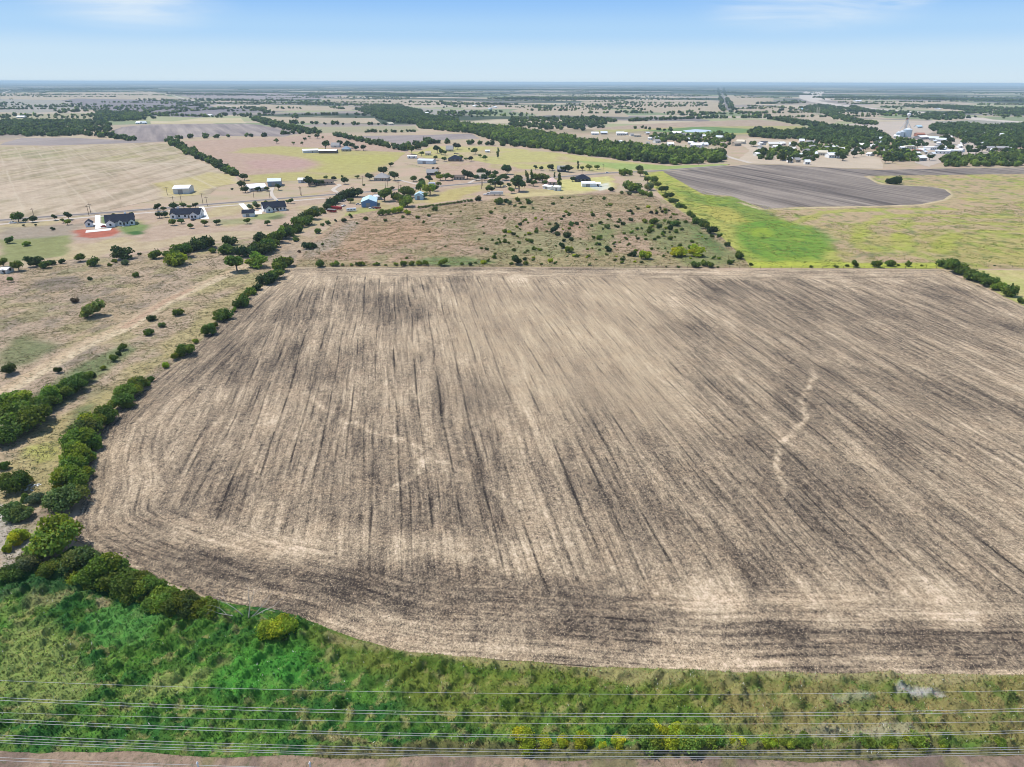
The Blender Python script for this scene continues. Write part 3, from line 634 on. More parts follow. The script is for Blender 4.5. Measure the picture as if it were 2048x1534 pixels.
# ---- near green strip
GREEN = [(-500,1150),(0,1150),(60,1140),(110,1120),(150,1092),(240,1130),(340,1172),(430,1204),(560,1222),(640,1252),(720,1284),(820,1306),(1000,1324),(1250,1338),(1400,1344),(1500,1347),(1700,1350),(2048,1352),(2600,1350),(2600,1520),(2048,1514),(1400,1521),(1050,1517),(700,1514),(350,1509),(0,1500),(-500,1478)]
GL = [('noise', 7, S(104, 150, 52, .70), (.45, .6), .8, .7), ('noise', 2.5, S(142, 166, 74, .66), (.54, .66), .8, .6), ('noise', 1.6, S(42, 94, 34, .6), (.5, .62), .8, .6),
 ('poly', [(650,1270),(900,1310),(1400,1340),(2700,1370),(2700,1540),(1200,1460),(820,1420),(700,1350)], S(126, 136, 54, .64), 4, 7, .8),
 ('poly', [(1350,1350),(1700,1370),(2700,1380),(2700,1520),(1700,1490),(1450,1430)], S(154, 140, 90, .64), 4, 8, .85),
 ('noise', 3, S(90, 130, 44, .52), (.52, .64), .8, .6), ('noise', 2.0, S(182, 170, 110, .6), (.6, .7), .7, .6),
 ('poly', [(0,1225),(60,1230),(110,1300),(140,1340),(120,1420),(90,1450),(60,1400),(0,1360)], S(170, 180, 100, .62), 2, 8, .65),
 ('poly', [(230,1395),(330,1360),(420,1352),(350,1400),(250,1425)], S(180, 188, 108, .62), 1.5, 6, .75),
 ('poly', [(440,1350),(490,1305),(600,1300),(600,1360),(540,1392),(460,1392)], S(88, 166, 60, .62), 2.5, 5, .7),
 ('poly', [(160,1250),(240,1215),(330,1235),(290,1290),(200,1300)], S(104, 168, 78, .58), 1.5, 3, .7),
 ('poly', [(60,1195),(160,1190),(130,1225),(60,1225)], S(170, 164, 110, .6), 1.5, 3, .7),
 ('poly', [(195,1205),(225,1205),(220,1222),(195,1222)], S(204, 184, 140, .6), .6, 1, .8),
 ('poly', [(0,1150),(60,1140),(170,1150),(330,1200),(350,1240),(180,1200),(60,1190),(0,1210)], S(64, 112, 58, .55), 1.5, 2.5, .8),
 ('poly', [(1780,1380),(1870,1382),(1890,1398),(1840,1402),(1790,1392)], S(206, 200, 190, .6), .6, 1.2, .9),
 ('poly', [(1660,1396),(1740,1392),(1720,1410),(1670,1414)], S(172, 174, 140, .6), .8, 1.2, .8),
 ('poly', [(1560,1462),(1760,1458),(1900,1468),(1760,1478),(1600,1480)], S(186, 176, 146, .6), .8, 2, .7),
 ('poly', [(1000,1494),(1400,1498),(2700,1492),(2700,1560),(600,1540),(640,1500)], S(132, 122, 78, .6), .5, 1.2, .85),  # brown-olive strip: shadow below the bushes painted into the weed colour
 ('poly', [(620,1478),(780,1482),(900,1490),(700,1500)], S(168, 150, 110, .6), .6, 1.5, .7),
 ('poly', [(660,1275),(1300,1348),(1500,1362),(1450,1372),(1200,1362),(820,1326),(660,1290)], S(176, 164, 112, .62), 1.2, 3.5, .85), ('poly', [(1300,1340),(2600,1345),(2600,1366),(1700,1364),(1400,1358)], S(182, 168, 122, .62), 1.2, 3, .8)]
GBASE = S(58, 112, 44, .66)
def weed_h(P, pj):
    e_ = dist(P, pj)[0]; h = fbm(P[:, 0] / 1.7, P[:, 1] / 1.7, 500, 4); b = fbm(P[:, 0] / 7, P[:, 1] / 7, 510, 3)
    return np.clip(e_ / 1.5, 0, 1) * (.1 + 3.8 * np.clip(h - .34, 0, 1) * (.4 + 1.2 * b))
def weed_mat():
    s = NT('weed_leaves', .8); c = s.attr('col'); P = s.pos()
    c = s.mix(1.0, c, s.mix(s.noise(P, 3.0, 3, .7), (.55, .6, .55), (1.4, 1.4, 1.4)), 'MULTIPLY')
    s.bump(s.noise(P, 4.0, 3), .2, .8); return s.base(c)
M['weed'] = weed_mat()
vo = sheet('weeds', GREEN, M['weed'], cell=.4, seg=2.5, amp=1.1, z=.22, basecol=GBASE, layers=GL, hf=weed_h, seed=8)
tag(vo, 'rank green weeds covering the strip under the power lines', 'weeds', kind='stuff')
sheet('field_margin', [(-500,1450),(0,1480),(350,1494),(700,1498),(1050,1504),(1400,1508),(2048,1500),(2600,1510),(2600,1700),(1024,1640),(-500,1640)],
      ground_mat('mown_margin', S(184, 162, 138), S(180, 160, 136), paint=True, big=12, mid=1.2, fine=.25, speck=.6, speck_sc=1.6), cell=.6, seg=2, amp=.4, z=.21,
      basecol=S(180, 156, 134), layers=[('poly', [(900,1500),(1300,1505),(2100,1500),(2100,1534),(1300,1534)], S(128, 112, 104), 1, 3, .7), ('noise', 5, S(138, 120, 108), (.5, .62), 3, .7), ('noise', 3, S(196, 172, 144), (.55, .66), 3, .6), ('noise', 6, S(150, 150, 92), (.62, .7), 3, .5)])  # dark polygon: bush shadow painted into the margin's right side

# leaf sprays standing out of the weeds, dry grass tufts
def leaf_tris(P, z0, h, size, col, rng, up=.7):
    n = len(P); a = rng.uniform(0, 2 * np.pi, n); tl = rng.uniform(.2, 1.1, n)
    d = np.c_[np.cos(a) * np.sin(tl), np.sin(a) * np.sin(tl), np.cos(tl) * up + .15]; sd = np.c_[-np.sin(a), np.cos(a), np.zeros(n)]
    b = np.c_[P, z0]; L = (h * rng.uniform(.6, 1.3, n))[:, None]; wd = (size * rng.uniform(.6, 1.3, n))[:, None]
    V = np.stack([b - sd * wd, b + sd * wd, b + d * L], 1).reshape(-1, 3)
    return V, np.arange(3 * n).reshape(n, 3), np.repeat(col, 3, 0)
rng = np.random.default_rng(5)
def weed_leaves():
    gw = jit(GG(GREEN), 2.5, 1.1, 8); lo = gw.min(0); hi = gw.max(0); hi[0] = min(hi[0], 175); lo[0] = max(lo[0], -150)
    n = 520000; P = rng.uniform(lo, hi, (n, 2)); P = P[inside(P, gw)]
    px, py = proj(np.c_[P, np.zeros(len(P))]); k = (px > -150) & (px < 2200); P = P[k]
    z0 = .22 + weed_h(P, gw) - .15; col = paint(P, GBASE, GL) * rng.uniform(.5, 1.65, (len(P), 1)) * (1 + .15 * rng.standard_normal((len(P), 3)))
    w_ = rng.random(len(P)) < .01; col[w_] = S(230, 230, 215)
    V, Q, c = leaf_tris(P, z0, .45, .12, np.clip(col, .005, .9), rng)
    return fastmesh('weed_leaves', V, Q, M['weed'], c)
def tufts(poly, n, h, wd, cols, name, lab, seed, avoid=None):
    r_ = np.random.default_rng(seed); w_ = GG(poly); lo = w_.min(0); hi = w_.max(0); P = r_.uniform(lo, hi, (n, 2)); P = P[inside(P, w_)]
    px, py = proj(np.c_[P, np.zeros(len(P))]); P = P[(px > -60) & (px < 2110)]
    if avoid is not None: P = P[dist(P, GG(avoid), False)[0] > 6]
    dn = fbm(P[:, 0] / 6, P[:, 1] / 6, seed, 4); P = P[r_.random(len(P)) < np.clip((dn - .38) * 5, .05, 1)]
    k = 5; Pk = np.repeat(P, k, 0) + r_.normal(0, wd * 2.2, (len(P) * k, 2)); c = np.array(cols)[r_.integers(len(cols), size=len(P))]; c = np.repeat(c, k, 0) * r_.uniform(.7, 1.3, (len(Pk), 1))
    V, Q, cc = leaf_tris(Pk, np.full(len(Pk), .12), h, wd, c, r_); return tag(link(name, fastmesh(name, V, Q, M['weed'], cc)), lab, 'grass', kind='stuff')
DRY = [S(176, 158, 120), S(150, 138, 100), S(140, 144, 92), S(206, 186, 146), S(112, 122, 74)]
tufts([(0,540),(300,520),(560,500),(560,550),(480,600),(330,740),(150,910),(120,1150),(0,1180)], 62000, .45, .15, DRY, 'dry_grass', 'dry tufted grass over the scrub land beside the hedges', 31, avoid=[(0,789),(90,736),(175,688),(260,650),(330,604),(430,560)])
tufts([(590,532),(620,490),(700,440),(980,400),(1290,386),(1440,472),(1500,534)], 34000, .55, .22, [S(196, 172, 120), S(130, 140, 76), S(206, 174, 134), S(160, 152, 96)], 'dry_grass', 'tufts of dry grass on the reddish scrub pasture', 32)
tufts([(1290,352),(1440,392),(1700,450),(2048,400),(2048,536),(1500,534),(1440,472)], 40000, .5, .24, [S(170, 168, 86), S(196, 182, 110), S(110, 140, 62)], 'weed_tufts', 'coarse weeds in the yellow-green field', 33)
def stubble():
    r_ = np.random.default_rng(91); fw = GG(FIELD); n = 560000; P = np.c_[r_.uniform(-150, 260, n), r_.uniform(85, 330, n)]
    P = P[r_.random(n) < np.clip(1.25 - P[:, 1] / 300, .12, 1)]; P = P[inside(P, fw)]; px, py = proj(np.c_[P, np.zeros(len(P))]); P = P[(px > -60) & (px < 2110) & (py < 1540)]
    a = field_attrs(P); n = len(P); st = r_.random(n) < np.clip(.62 + a['tone'] * 1.5 + a['rill'] * .5, .25, .95)
    c = np.where(st[:, None], S(236, 212, 180), S(84, 74, 70)) * r_.uniform(.7, 1.25, (n, 1)); h = np.where(st, .20, .16); w_ = np.where(st, .075, .13) * (1 + P[:, 1] / 400)
    V, Q, cc = leaf_tris(P, np.full(n, .2), h, w_, c, r_, up=.5); return tag(link('stubble', fastmesh('stubble', V, Q, M['weed'], cc)), 'cut straw stubble and clods on the ploughed field', 'stubble', kind='stuff')
stubble()
wl = link('weeds', weed_leaves()); tag(wl, 'upright leaf sprays of the green weeds', 'weeds', kind='stuff')

# ================================================================== VEGETATION
def foliage_mat():
    s = NT('foliage', .75); oi = s.n('ShaderNodeObjectInfo')
    at = s.attr('col')
    c = s.mix(1.0, oi.outputs['Color'], at, 'MULTIPLY')
    tr = s.n('ShaderNodeBsdfTranslucent'); s.set(tr.inputs[0], s.mix(1.0, c, (1.3, 1.4, .7), 'MULTIPLY'))
    ms = s.n('ShaderNodeMixShader'); ms.inputs[0].default_value = .36
    out = s.t.nodes['Material Output']; s.base(c)
    s.t.links.new(s.b.outputs[0], ms.inputs[1]); s.t.links.new(tr.outputs[0], ms.inputs[2]); s.t.links.new(ms.outputs[0], out.inputs[0])
    return s.m
M['fol'] = foliage_mat()
M['bark'] = (lambda s: s.base(s.mix(s.noise(s.pos(), 6, 3), (.10, .075, .055), (.2, .16, .13))))(NT('bark'))
M['deadwood'] = (lambda s: s.base(s.mix(s.noise(s.pos(), 6, 3), (.30, .26, .22), (.46, .42, .37))))(NT('dead_wood'))

def lobes_for(kind, rg):
    """list of (centre, radius) in a crown about 1 unit wide (radius .5), height given by kind"""
    L = []
    if kind == 'tree':
        for i in range(11):
            a = rg.uniform(0, 6.28); r = .30 * math.sqrt(rg.random()); z = .33 + .34 * rg.random() * (1 - r)
            L.append(((r * math.cos(a), r * math.sin(a), z), rg.uniform(.15, .24)))
    elif kind == 'bush':
        for i in range(12):
            a = rg.uniform(0, 6.28); r = .32 * math.sqrt(rg.random()); z = .12 + .38 * rg.random() * (1 - r * 1.2)
            L.append(((r * math.cos(a), r * math.sin(a), z), rg.uniform(.15, .24)))
    elif kind == 'tall':
        for i in range(12):
            a = rg.uniform(0, 6.28); z = .25 + .95 * i / 11; r = .20 * math.sqrt(rg.random()) * (1.15 - abs(z - .55))
            L.append(((r * math.cos(a), r * math.sin(a), z), rg.uniform(.13, .22) * (1.1 - .4 * z)))
    elif kind == 'low':
        for i in range(10):
            a = rg.uniform(0, 6.28); r = .36 * math.sqrt(rg.random()); L.append(((r * math.cos(a), r * .6 * math.sin(a), .08 + .1 * rg.random()), rg.uniform(.1, .18)))
    return L
ICO_V = None
def ico():
    bm = bmesh.new(); bmesh.ops.create_icosphere(bm, subdivisions=1, radius=1); V = np.array([v.co[:] for v in bm.verts]); Fc = np.array([[v.index for v in f.verts] for f in bm.faces]); bm.free(); return V, Fc
ICO_V, ICO_F = ico()
def crown_arrays(kind, seed, nleaf, ls, core=.70):
    rg = random.Random(seed); nr = np.random.default_rng(seed); L = lobes_for(kind, rg)
    Vs, Fs, Cs = [], [], []; off = 0
    for (c, r) in L:
        sh = ICO_V * (1 + .28 * (nr.random((len(ICO_V), 1)) - .5)) * r * core * np.array([1, 1, .85]) + np.array(c)
        sh[:, 2] = np.maximum(sh[:, 2], .0 if kind != 'tree' else .13)
        Vs.append(sh); Fs.append(ICO_F + off); off += len(sh); b = nr.uniform(.65, 1.1); Cs.append(np.full((len(sh), 3), b) * np.array([.95, 1, .9]))
    tri = nleaf
    w_ = np.array([r ** 2 for _, r in L]); w_ /= w_.sum(); k = nr.choice(len(L), nleaf, p=w_)
    cen = np.array([c for c, _ in L])[k]; rad = np.array([r for _, r in L])[k]
    d = nr.standard_normal((nleaf, 3)); d[:, 2] = np.abs(d[:, 2]) * .9 - .28 * (nr.random(nleaf)); d /= np.linalg.norm(d, axis=1)[:, None]
    p = cen + d * (rad * (nr.uniform(.72, 1.1, nleaf) + .35 * (nr.random(nleaf) < .12) * nr.random(nleaf)))[:, None]; p[:, 2] = np.maximum(p[:, 2], .02)
    nrm = d + .7 * nr.standard_normal((nleaf, 3)); nrm /= np.linalg.norm(nrm, axis=1)[:, None]
    t = np.cross(nrm, nr.standard_normal((nleaf, 3))); t /= np.linalg.norm(t, axis=1)[:, None]; b2 = np.cross(nrm, t)
    s1 = (ls * nr.uniform(.6, 1.4, nleaf))[:, None]
    q = np.stack([p - t * s1, p + b2 * s1 * .8, p + t * s1, p - b2 * s1 * .8], 1)
    lobec = nr.uniform(.75, 1.35, len(L)); hue = nr.uniform(-.18, .22, len(L))
    cb = (lobec[k] * nr.uniform(.7, 1.35, nleaf))[:, None] * np.array([1, 1, 1]) * np.c_[1 + hue[k], np.ones(nleaf), 1 - hue[k]]
    Vq = q.reshape(-1, 3); Fq = np.arange(4 * nleaf).reshape(nleaf, 4) + off
    F3 = np.concatenate(Fs); Ft = np.r_[F3, Fq[:, [0, 1, 2]], Fq[:, [0, 2, 3]]]
    return np.r_[np.concatenate(Vs), Vq], Ft, np.r_[np.concatenate(Cs), np.repeat(cb, 4, 0)]
def trunk_arrays(kind, seed, arr=False):
    rg = random.Random(seed + 99); V = []; Fc = []
    def limb(p0, p1, r0, r1, n=6):
        p0 = Vector(p0); p1 = Vector(p1); z = (p1 - p0).normalized(); x = z.orthogonal().normalized(); y = z.cross(x); b = len(V)
        for p, r in ((p0, r0), (p1, r1)):
            for i in range(n):
                a = 6.2832 * i / n; V.append(tuple(p + x * r * math.cos(a) + y * r * math.sin(a)))
        for i in range(n): j = (i + 1) % n; Fc.append((b + i, b + j, b + n + j, b + n + i))
    limb((0, 0, -.02), (rg.uniform(-.02, .02), rg.uniform(-.02, .02), .24), .040, .028); top = (0, 0, .22)
    for i in range(6):
        a = i * 1.05 + rg.uniform(-.3, .3); m = (.15 * math.cos(a), .15 * math.sin(a), .24 + .13 + .1 * rg.random()); limb(top, m, .022, .013)
        limb(m, (m[0] * 1.9, m[1] * 1.9, m[2] + .15 * rg.random() + .04), .013, .005)
    if kind == 'tall': limb(top, (0, 0, .95), .026, .008)
    return V, Fc
PROTO = {}; ARR = {}
def proto(kind, lod):
    """lod 0 = near, 1 = middle distance, 2 = far"""
    key = (kind, lod)
    if key not in PROTO:
        nl, ls = [(3400, .028), (800, .052), (260, .085)][lod]; nvar = [6, 5, 4][lod]; L = []
        for v in range(nvar):
            V, Fc, c = crown_arrays(kind, 1000 * lod + 17 * v + len(kind), nl, ls)
            me = fastmesh('crown', V, Fc, M['fol'], c); ARR[me.name] = (V, Fc, c)
            tv, tf = trunk_arrays(kind, v); tm = bpy.data.meshes.new('trunk'); tm.from_pydata(tv, [], tf); tm.materials.append(M['bark']); tm.update()
            L.append((me, tm))
        PROTO[key] = L
    return PROTO[key]
TINT = {'d': (.046, .076, .024), 'g': (.096, .142, .026), 'm': (.160, .215, .030), 'y': (.32, .37, .03), 'o': (.12, .155, .045), 'b': (.15, .11, .08), 'p': (.13, .17, .09), 'k': (.03, .035, .022)}
CWORD = {'d': 'dark green', 'g': 'green', 'm': 'fresh green', 'y': 'yellow-green', 'o': 'olive', 'b': 'brown withered', 'p': 'pale grey-green', 'k': 'blackish'}
ORD = ['first', 'second', 'third', 'fourth', 'fifth', 'sixth', 'seventh', 'eighth', 'ninth', 'tenth', 'eleventh', 'twelfth', 'thirteenth', 'fourteenth', 'fifteenth', 'sixteenth', 'seventeenth', 'eighteenth', 'nineteenth', 'twentieth']
TENS = {2: 'twenty', 3: 'thirty', 4: 'forty', 5: 'fifty', 6: 'sixty', 7: 'seventy', 8: 'eighty', 9: 'ninety'}
def ordn(i):
    i += 1
    if i <= 20: return ORD[i - 1]
    t, u = divmod(i, 10)
    return (TENS[t][:-1] + 'ieth') if u == 0 else TENS[t] + '-' + ORD[u - 1]
prng = random.Random(11)
NPLANT = [0, 0]
SHR = []
def plant(px, py, wpx, kind, tint, label, cat, group, hs=1.0, lod=None, loc=None, wm=None, now=False):
    if kind in 'bl' and not now: SHR.append((px, py, wpx, kind, tint, label, cat, group)); return
    p = loc or G(px, py); wd = wm or wpx * dep(p) / F * (1.1 if wpx < 26 else 1.26)
    D = slant(p); lod = lod if lod is not None else (0 if D < 330 else 1 if D < 950 else 2)
    k = {'t': 'tree', 'b': 'bush', 'c': 'tall', 'l': 'low'}[kind]
    cm, tm = prng.choice(proto(k, lod)); rz = prng.uniform(0, 6.28)
    hz_ = {'tree': 1.0, 'bush': 1.25 if wpx < 18 else 1.15 if wpx < 30 else .96, 'tall': 1.5, 'low': 1.0}[k] * hs * prng.uniform(.88, 1.12)
    base = TINT[tint]; j = prng.uniform(.82, 1.22); hj = prng.uniform(-.12, .12)
    colr = (base[0] * j * (1 + hj), base[1] * j, base[2] * j * (1 - hj), 1)
    y = p[1] + wd * .30
    if k in ('tree', 'tall'):
        NPLANT[0] += 1
        r = empty('tree', (p[0], y, .02), rz, label=label, cat=cat, group=group)
        for nm, me in (('crown', cm), ('trunk', tm)):
            o = link(nm, me, r); o.scale = (wd, wd, wd * hz_)
            if nm == 'crown': o.color = colr
        return r
    NPLANT[1] += 1
    o = link('shrub', cm); o.location = (p[0], y, .02); o.scale = (wd, wd, wd * hz_ * (1 if k != 'low' else 1.2)); o.rotation_euler = (0, 0, rz); o.color = colr
    if k == 'low': o.rotation_euler = (0, 0, 0)
    return tag(o, label, cat, group)

def cluster(spec, where, landmark, group):
    """spec: 'x,y,w[,kind[tint]];...'   every plant gets an ordinal counted outwards from the landmark point"""
    E = []
    for s_ in spec.replace('\n', '').split(';'):
        s_ = s_.strip()
        if not s_: continue
        q = s_.split(','); kt = q[3].strip() if len(q) > 3 else 'bg'
        E.append((float(q[0]), float(q[1]), float(q[2]), kt[0], kt[1] if len(kt) > 1 else 'g'))
    LM = [landmark] if isinstance(landmark[0][0], (int, float)) else landmark
    def dd(e_, l_): a = G(e_[0], e_[1]); b = G(*l_[0]); return math.hypot(a[0] - b[0], a[1] - b[1])
    E = sorted(((min((dd(e_, l_), j) for j, l_ in enumerate(LM)), e_) for e_ in E), key=lambda q: q[0])
    cnt = {}
    for (_, j), (x, y, wpx, k, t) in E:
        word = {'t': 'tree', 'b': 'shrub', 'c': 'slim tree', 'l': 'flat shrub'}[k]; key = (word, t, j)
        i = cnt.get(key, 0); cnt[key] = i + 1
        lab = f"{CWORD[t]} {word} {where}, {ordn(i)} such from {LM[j][1]}"
        if len(lab.split()) > 16: print('LONG', lab)
        if k in 'tc': plant(x, y, wpx, k, t, lab, 'tree', group, lod=None)
        else: plant(x, y, wpx, k, t, lab, 'shrub', group)

cluster('''569,535,26,bg;557,545,28,bg;547,560,30,bg;532,570,32,bd;512,582,20,bd;500,592,22,bm;487,600,20,bg;480,616,28,bg;467,625,12,bm;443,645,34,bg;428,658,14,bg;415,673,26,bg;
390,688,14,bm;365,716,38,bg;347,722,18,bm;330,738,14,by;301,765,14,bg;289,775,18,bm;270,788,38,bg;250,803,42,bm;238,822,40,bg;206,850,44,bg;180,868,48,bm;163,888,52,bo;152,912,60,bm;
145,940,58,bm;137,965,60,bm;132,992,64,bm;122,1032,66,bo;182,905,32,bm;170,930,32,bg;162,965,34,bm;152,1000,32,bm''', 'in the long side hedge', [((575, 534), 'the far field corner'), ((148, 1060), 'the near field corner')], 'hedge shrubs along the side of the ploughed field')
cluster('''100,1122,92,bm''', 'rounded at the near hedge corner', ((148, 1082), 'the gully'), 'corner tree')
cluster('''158,1166,72,bo;172,1186,60,bm;200,1186,74,bm;235,1200,70,bg;262,1214,64,bg;290,1212,60,bm;318,1230,64,bm;350,1240,58,bg;372,1240,56,bo;400,1244,52,bm;218,1160,46,bg;275,1186,44,bg''',
        'in the near hedge', ((100, 1125), 'the big corner shrub'), 'near hedge shrubs below the ploughed field')
cluster('''18,830,62,bm;24,874,84,bg;58,856,62,bg;6,895,54,bg;80,828,44,bg;95,816,44,bm;113,805,50,bg;142,788,42,bg;160,772,38,bg;183,757,14,bd;227,725,18,bg;236,713,12,bd;244,703,18,bg;
115,748,16,bd;12,753,28,bd;205,742,12,bm''', 'in the second hedge', ((250, 697), 'its thin far end'), 'shrubs of the second hedge')
cluster('''5,943,22,bg;22,990,56,bg;18,1046,44,bo;40,1044,38,bo;28,1094,36,by;12,1108,22,by;65,1014,30,bp;48,1006,20,bg;45,1150,50,bp;90,1160,44,bg;15,1170,50,bg''',
        'near the pale sandy gully', ((25, 1075), 'the gully'), 'shrubs by the sandy gully')
cluster('''296,673,20,bg;322,656,14,bo;301,643,18,bd;353,633,22,bg;181,637,40,bo;148,607,16,bb;179,561,9,bd;271,556,13,bg;20,566,12,tg;33,544,24,tg;4,535,20,tg;18,488,16,bg;50,493,16,bm;105,461,9,bd''',
        'on the dry scrub land', [((300, 640), 'the rutted track'), ((60, 560), 'the low white house')], 'shrubs scattered on the dry scrub land')
cluster('''62,536,30,bd;87,538,20,bg;103,531,14,bd;122,528,12,bd;157,525,20,tg;183,534,22,bg;236,522,36,bd;228,527,10,bm;249,531,13,bp;219,533,9,bg;278,511,8,bd;307,519,24,bg;349,533,35,bm;
330,514,20,bg;350,512,32,bg;367,516,28,bg;379,504,30,bd;396,502,28,bd;410,499,26,bd;340,520,22,bg;425,507,15,bg;412,498,30,bd''', 'along the old fence', [((425, 500), 'the diagonal hedgerow'), ((60, 530), 'the green grass plot')], 'shrubs along the old fence line')
cluster('''33,446,22,tg;49,445,10,tg;63,446,16,td;108,442,13,td;135,441,17,td;125,447,10,tg;133,451,13,tm;47,454,6,td;71,453,5,td''', 'beside the road gravel', ((190, 431), 'the white concrete drive'), 'young roadside trees')
cluster('''314,423,15,td;326,423,12,td;317,437,14,td;328,436,14,td;347,420,18,td;366,418,14,tg;378,418,10,tg;390,417,13,td;344,452,14,tm;361,449,13,tg;381,458,12,tg;408,453,14,tg;432,451,15,td;
493,449,14,tg;534,452,12,tg;261,431,8,td;227,434,8,td''', 'by the new houses', [((400, 436), 'the straight white drive'), ((500, 430), 'the navy-roofed garage')], 'young trees round the new houses')
cluster('''500,420,14,bp;512,418,16,bp;531,408,8,tg;574,408,8,tg;581,408,11,tg;487,362,18,td;482,377,16,td;489,386,16,td;514,384,13,td;534,383,11,td;556,381,13,td;618,374,22,td;632,372,16,td;641,372,14,td;620,361,8,td;
689,369,15,td;684,354,5,bg;727,372,6,bg;739,362,18,td;766,351,20,td;789,362,20,td;714,358,10,to;781,334,12,td;463,380,6,bd;667,361,10,bd;651,357,8,bo''', 'behind the country road', [((555, 372), 'the blue-grey shed'), ((762, 362), 'the hip-roofed house')], 'farm yard trees behind the road')
cluster('''655,420,20,bd;661,414,20,bd;668,409,20,bd;675,404,20,bd;683,400,22,bd;692,397,24,bd;702,395,24,bd;714,395,21,td;700,407,14,tg;749,389,14,td;768,404,26,tg;785,381,10,td;791,400,20,bd;812,391,26,bg;810,415,30,bm;
800,405,24,bg;762,432,16,bg;775,430,14,bg;788,428,14,by;798,426,18,by;806,437,8,bg;815,430,14,by''', 'by the trailer yard', [((738, 410), 'the large blue shed'), ((668, 415), 'the red stock trailer')], 'trees round the blue shed yard')
cluster('''626,432,22,tp;622,440,26,bg;609,452,28,bg;597,456,28,bg;590,467,24,bg;604,446,24,bd;612,440,24,bd;570,480,26,bd;554,488,28,bg;540,498,30,bg;523,487,28,bd;521,510,34,bd;498,515,30,bd;482,516,26,bd;560,478,26,bm;546,486,26,bm;534,504,30,bg;
508,538,38,bm;470,546,34,tg;455,510,32,bg;458,492,26,bd;580,474,22,bg;577,466,24,bd;640,427,16,bg;505,500,20,bb''', 'in the thick diagonal hedgerow', ((590, 520), 'the ploughed corner'), 'trees of the thick diagonal hedgerow')
cluster('''701,436,10,bg;647,428,10,bg;644,453,9,bg;656,451,11,bg;671,444,7,bd;688,445,11,bd;714,449,6,bo;731,441,10,bg;771,444,8,bg;634,468,14,bg;644,491,7,bo;591,484,12,bg;598,506,7,bb;617,500,28,ld''',
        'on bare ground', ((680, 430), 'the red stock trailers'), 'shrubs below the trailer yard')
cluster('''640,535,18,bg;665,533,10,bm;673,533,12,bm;685,533,8,bm;703,533,8,bm;716,533,14,bg;726,532,10,bm;749,532,8,bm;755,532,10,bg;771,532,6,bm;792,532,10,bm;806,533,14,bg;822,532,12,bg;838,532,13,bm;851,532,12,bm;886,533,20,bm;
924,531,8,bg;940,532,9,bd;951,528,6,bg;967,529,12,by;976,524,8,bg;1034,531,24,bd;1052,531,10,bg;1023,530,8,bg;1083,530,6,bg;1102,527,11,by;1111,529,8,bg;1179,532,7,bo;1332,535,4,bg;1357,536,6,bg;1393,536,20,bg;1409,533,14,bm;1421,536,15,bg;
1436,536,6,bg;1460,530,12,bg;1503,532,8,bg;1623,536,7,bg;1673,536,8,bg;1695,534,8,bg;1712,536,17,bg;1755,536,19,bg;1783,534,20,bg;1797,533,6,bg;1817,534,12,bg;1844,533,5,bg;1990,533,5,bd''',
        'on the far fence', [((575, 534), 'the side hedge corner'), ((1000, 534), 'the big fence shrub'), ((1500, 536), 'the green weed patch'), ((1890, 536), 'the opposite hedge')], 'shrubs on the far fence line')
cluster('''1902,538,32,bg;1917,549,34,bg;1928,551,28,bg;1952,562,30,bg;1970,568,32,bg;1987,577,30,bg;2002,584,26,bm;2022,595,26,bg;2046,608,16,bg''', 'in the opposite hedge', ((1890, 536), 'its far end'), 'hedge shrubs at the other side of the ploughed field')
cluster('''858,434,8,bg;835,438,9,bg;847,447,7,bg;870,422,12,bg;902,430,5,bg;909,447,5,bg;887,448,4,bg;921,425,5,bg;930,412,5,bg;982,428,9,bg;990,419,5,bg;1044,417,8,bg;1050,416,6,bg;1054,402,6,bg;1059,409,12,bg;1066,418,5,bg;1088,423,5,bg;
1106,410,8,bg;1123,398,8,bg;1135,398,4,bg;1139,397,5,bg;1167,402,4,bg;1182,399,5,bg;1208,400,8,bg;1143,412,5,bg;1213,413,5,bg;1009,439,7,bg;1046,445,5,bg;1056,447,5,bg;955,439,5,bg;960,439,5,bg;966,455,5,bg;968,468,5,bg;1009,466,10,bg;
1040,461,6,bg;1073,467,9,bg;1094,465,6,bg;1142,453,11,bg;1112,494,5,bg;1062,487,10,bg;1069,501,10,bg;1055,504,7,bg;1080,491,4,bg;1017,488,6,bg;1010,482,7,bg;997,481,6,bg;985,482,6,bg;958,481,6,bg;890,495,5,bg;831,478,4,bg;859,466,5,bg;
1193,491,8,bg;1201,449,9,bg;1187,478,8,bg;1089,451,4,bg;1159,457,5,bg;1217,433,8,bg;1219,435,9,bg;1237,446,7,bg;1231,454,6,bg;1274,460,8,bg;1284,459,6,bg;1300,458,8,bg;1310,481,8,bg;1339,449,10,bg;1353,467,9,bg;1364,461,9,bg;1341,481,10,bg;1292,481,7,bg;
1272,474,5,bg;1258,490,6,bg;1303,500,7,bg;1316,499,5,bg;1327,515,7,bg;1349,502,9,bg;1360,495,9,bg;1385,486,8,bg;1405,513,7,bg;1428,519,9,bg;1372,447,6,bg;1067,523,7,bg;988,518,9,bg;813,518,6,bg''',
        'on the scrub pasture', [((870, 420), 'the brushy fence'), ((1120, 385), 'the white sheds'), ((1000, 532), 'the big fence shrub'), ((1340, 440), 'the diagonal tree line'), ((1200, 460), 'the pasture middle')], 'small shrubs scattered over the scrub pasture')
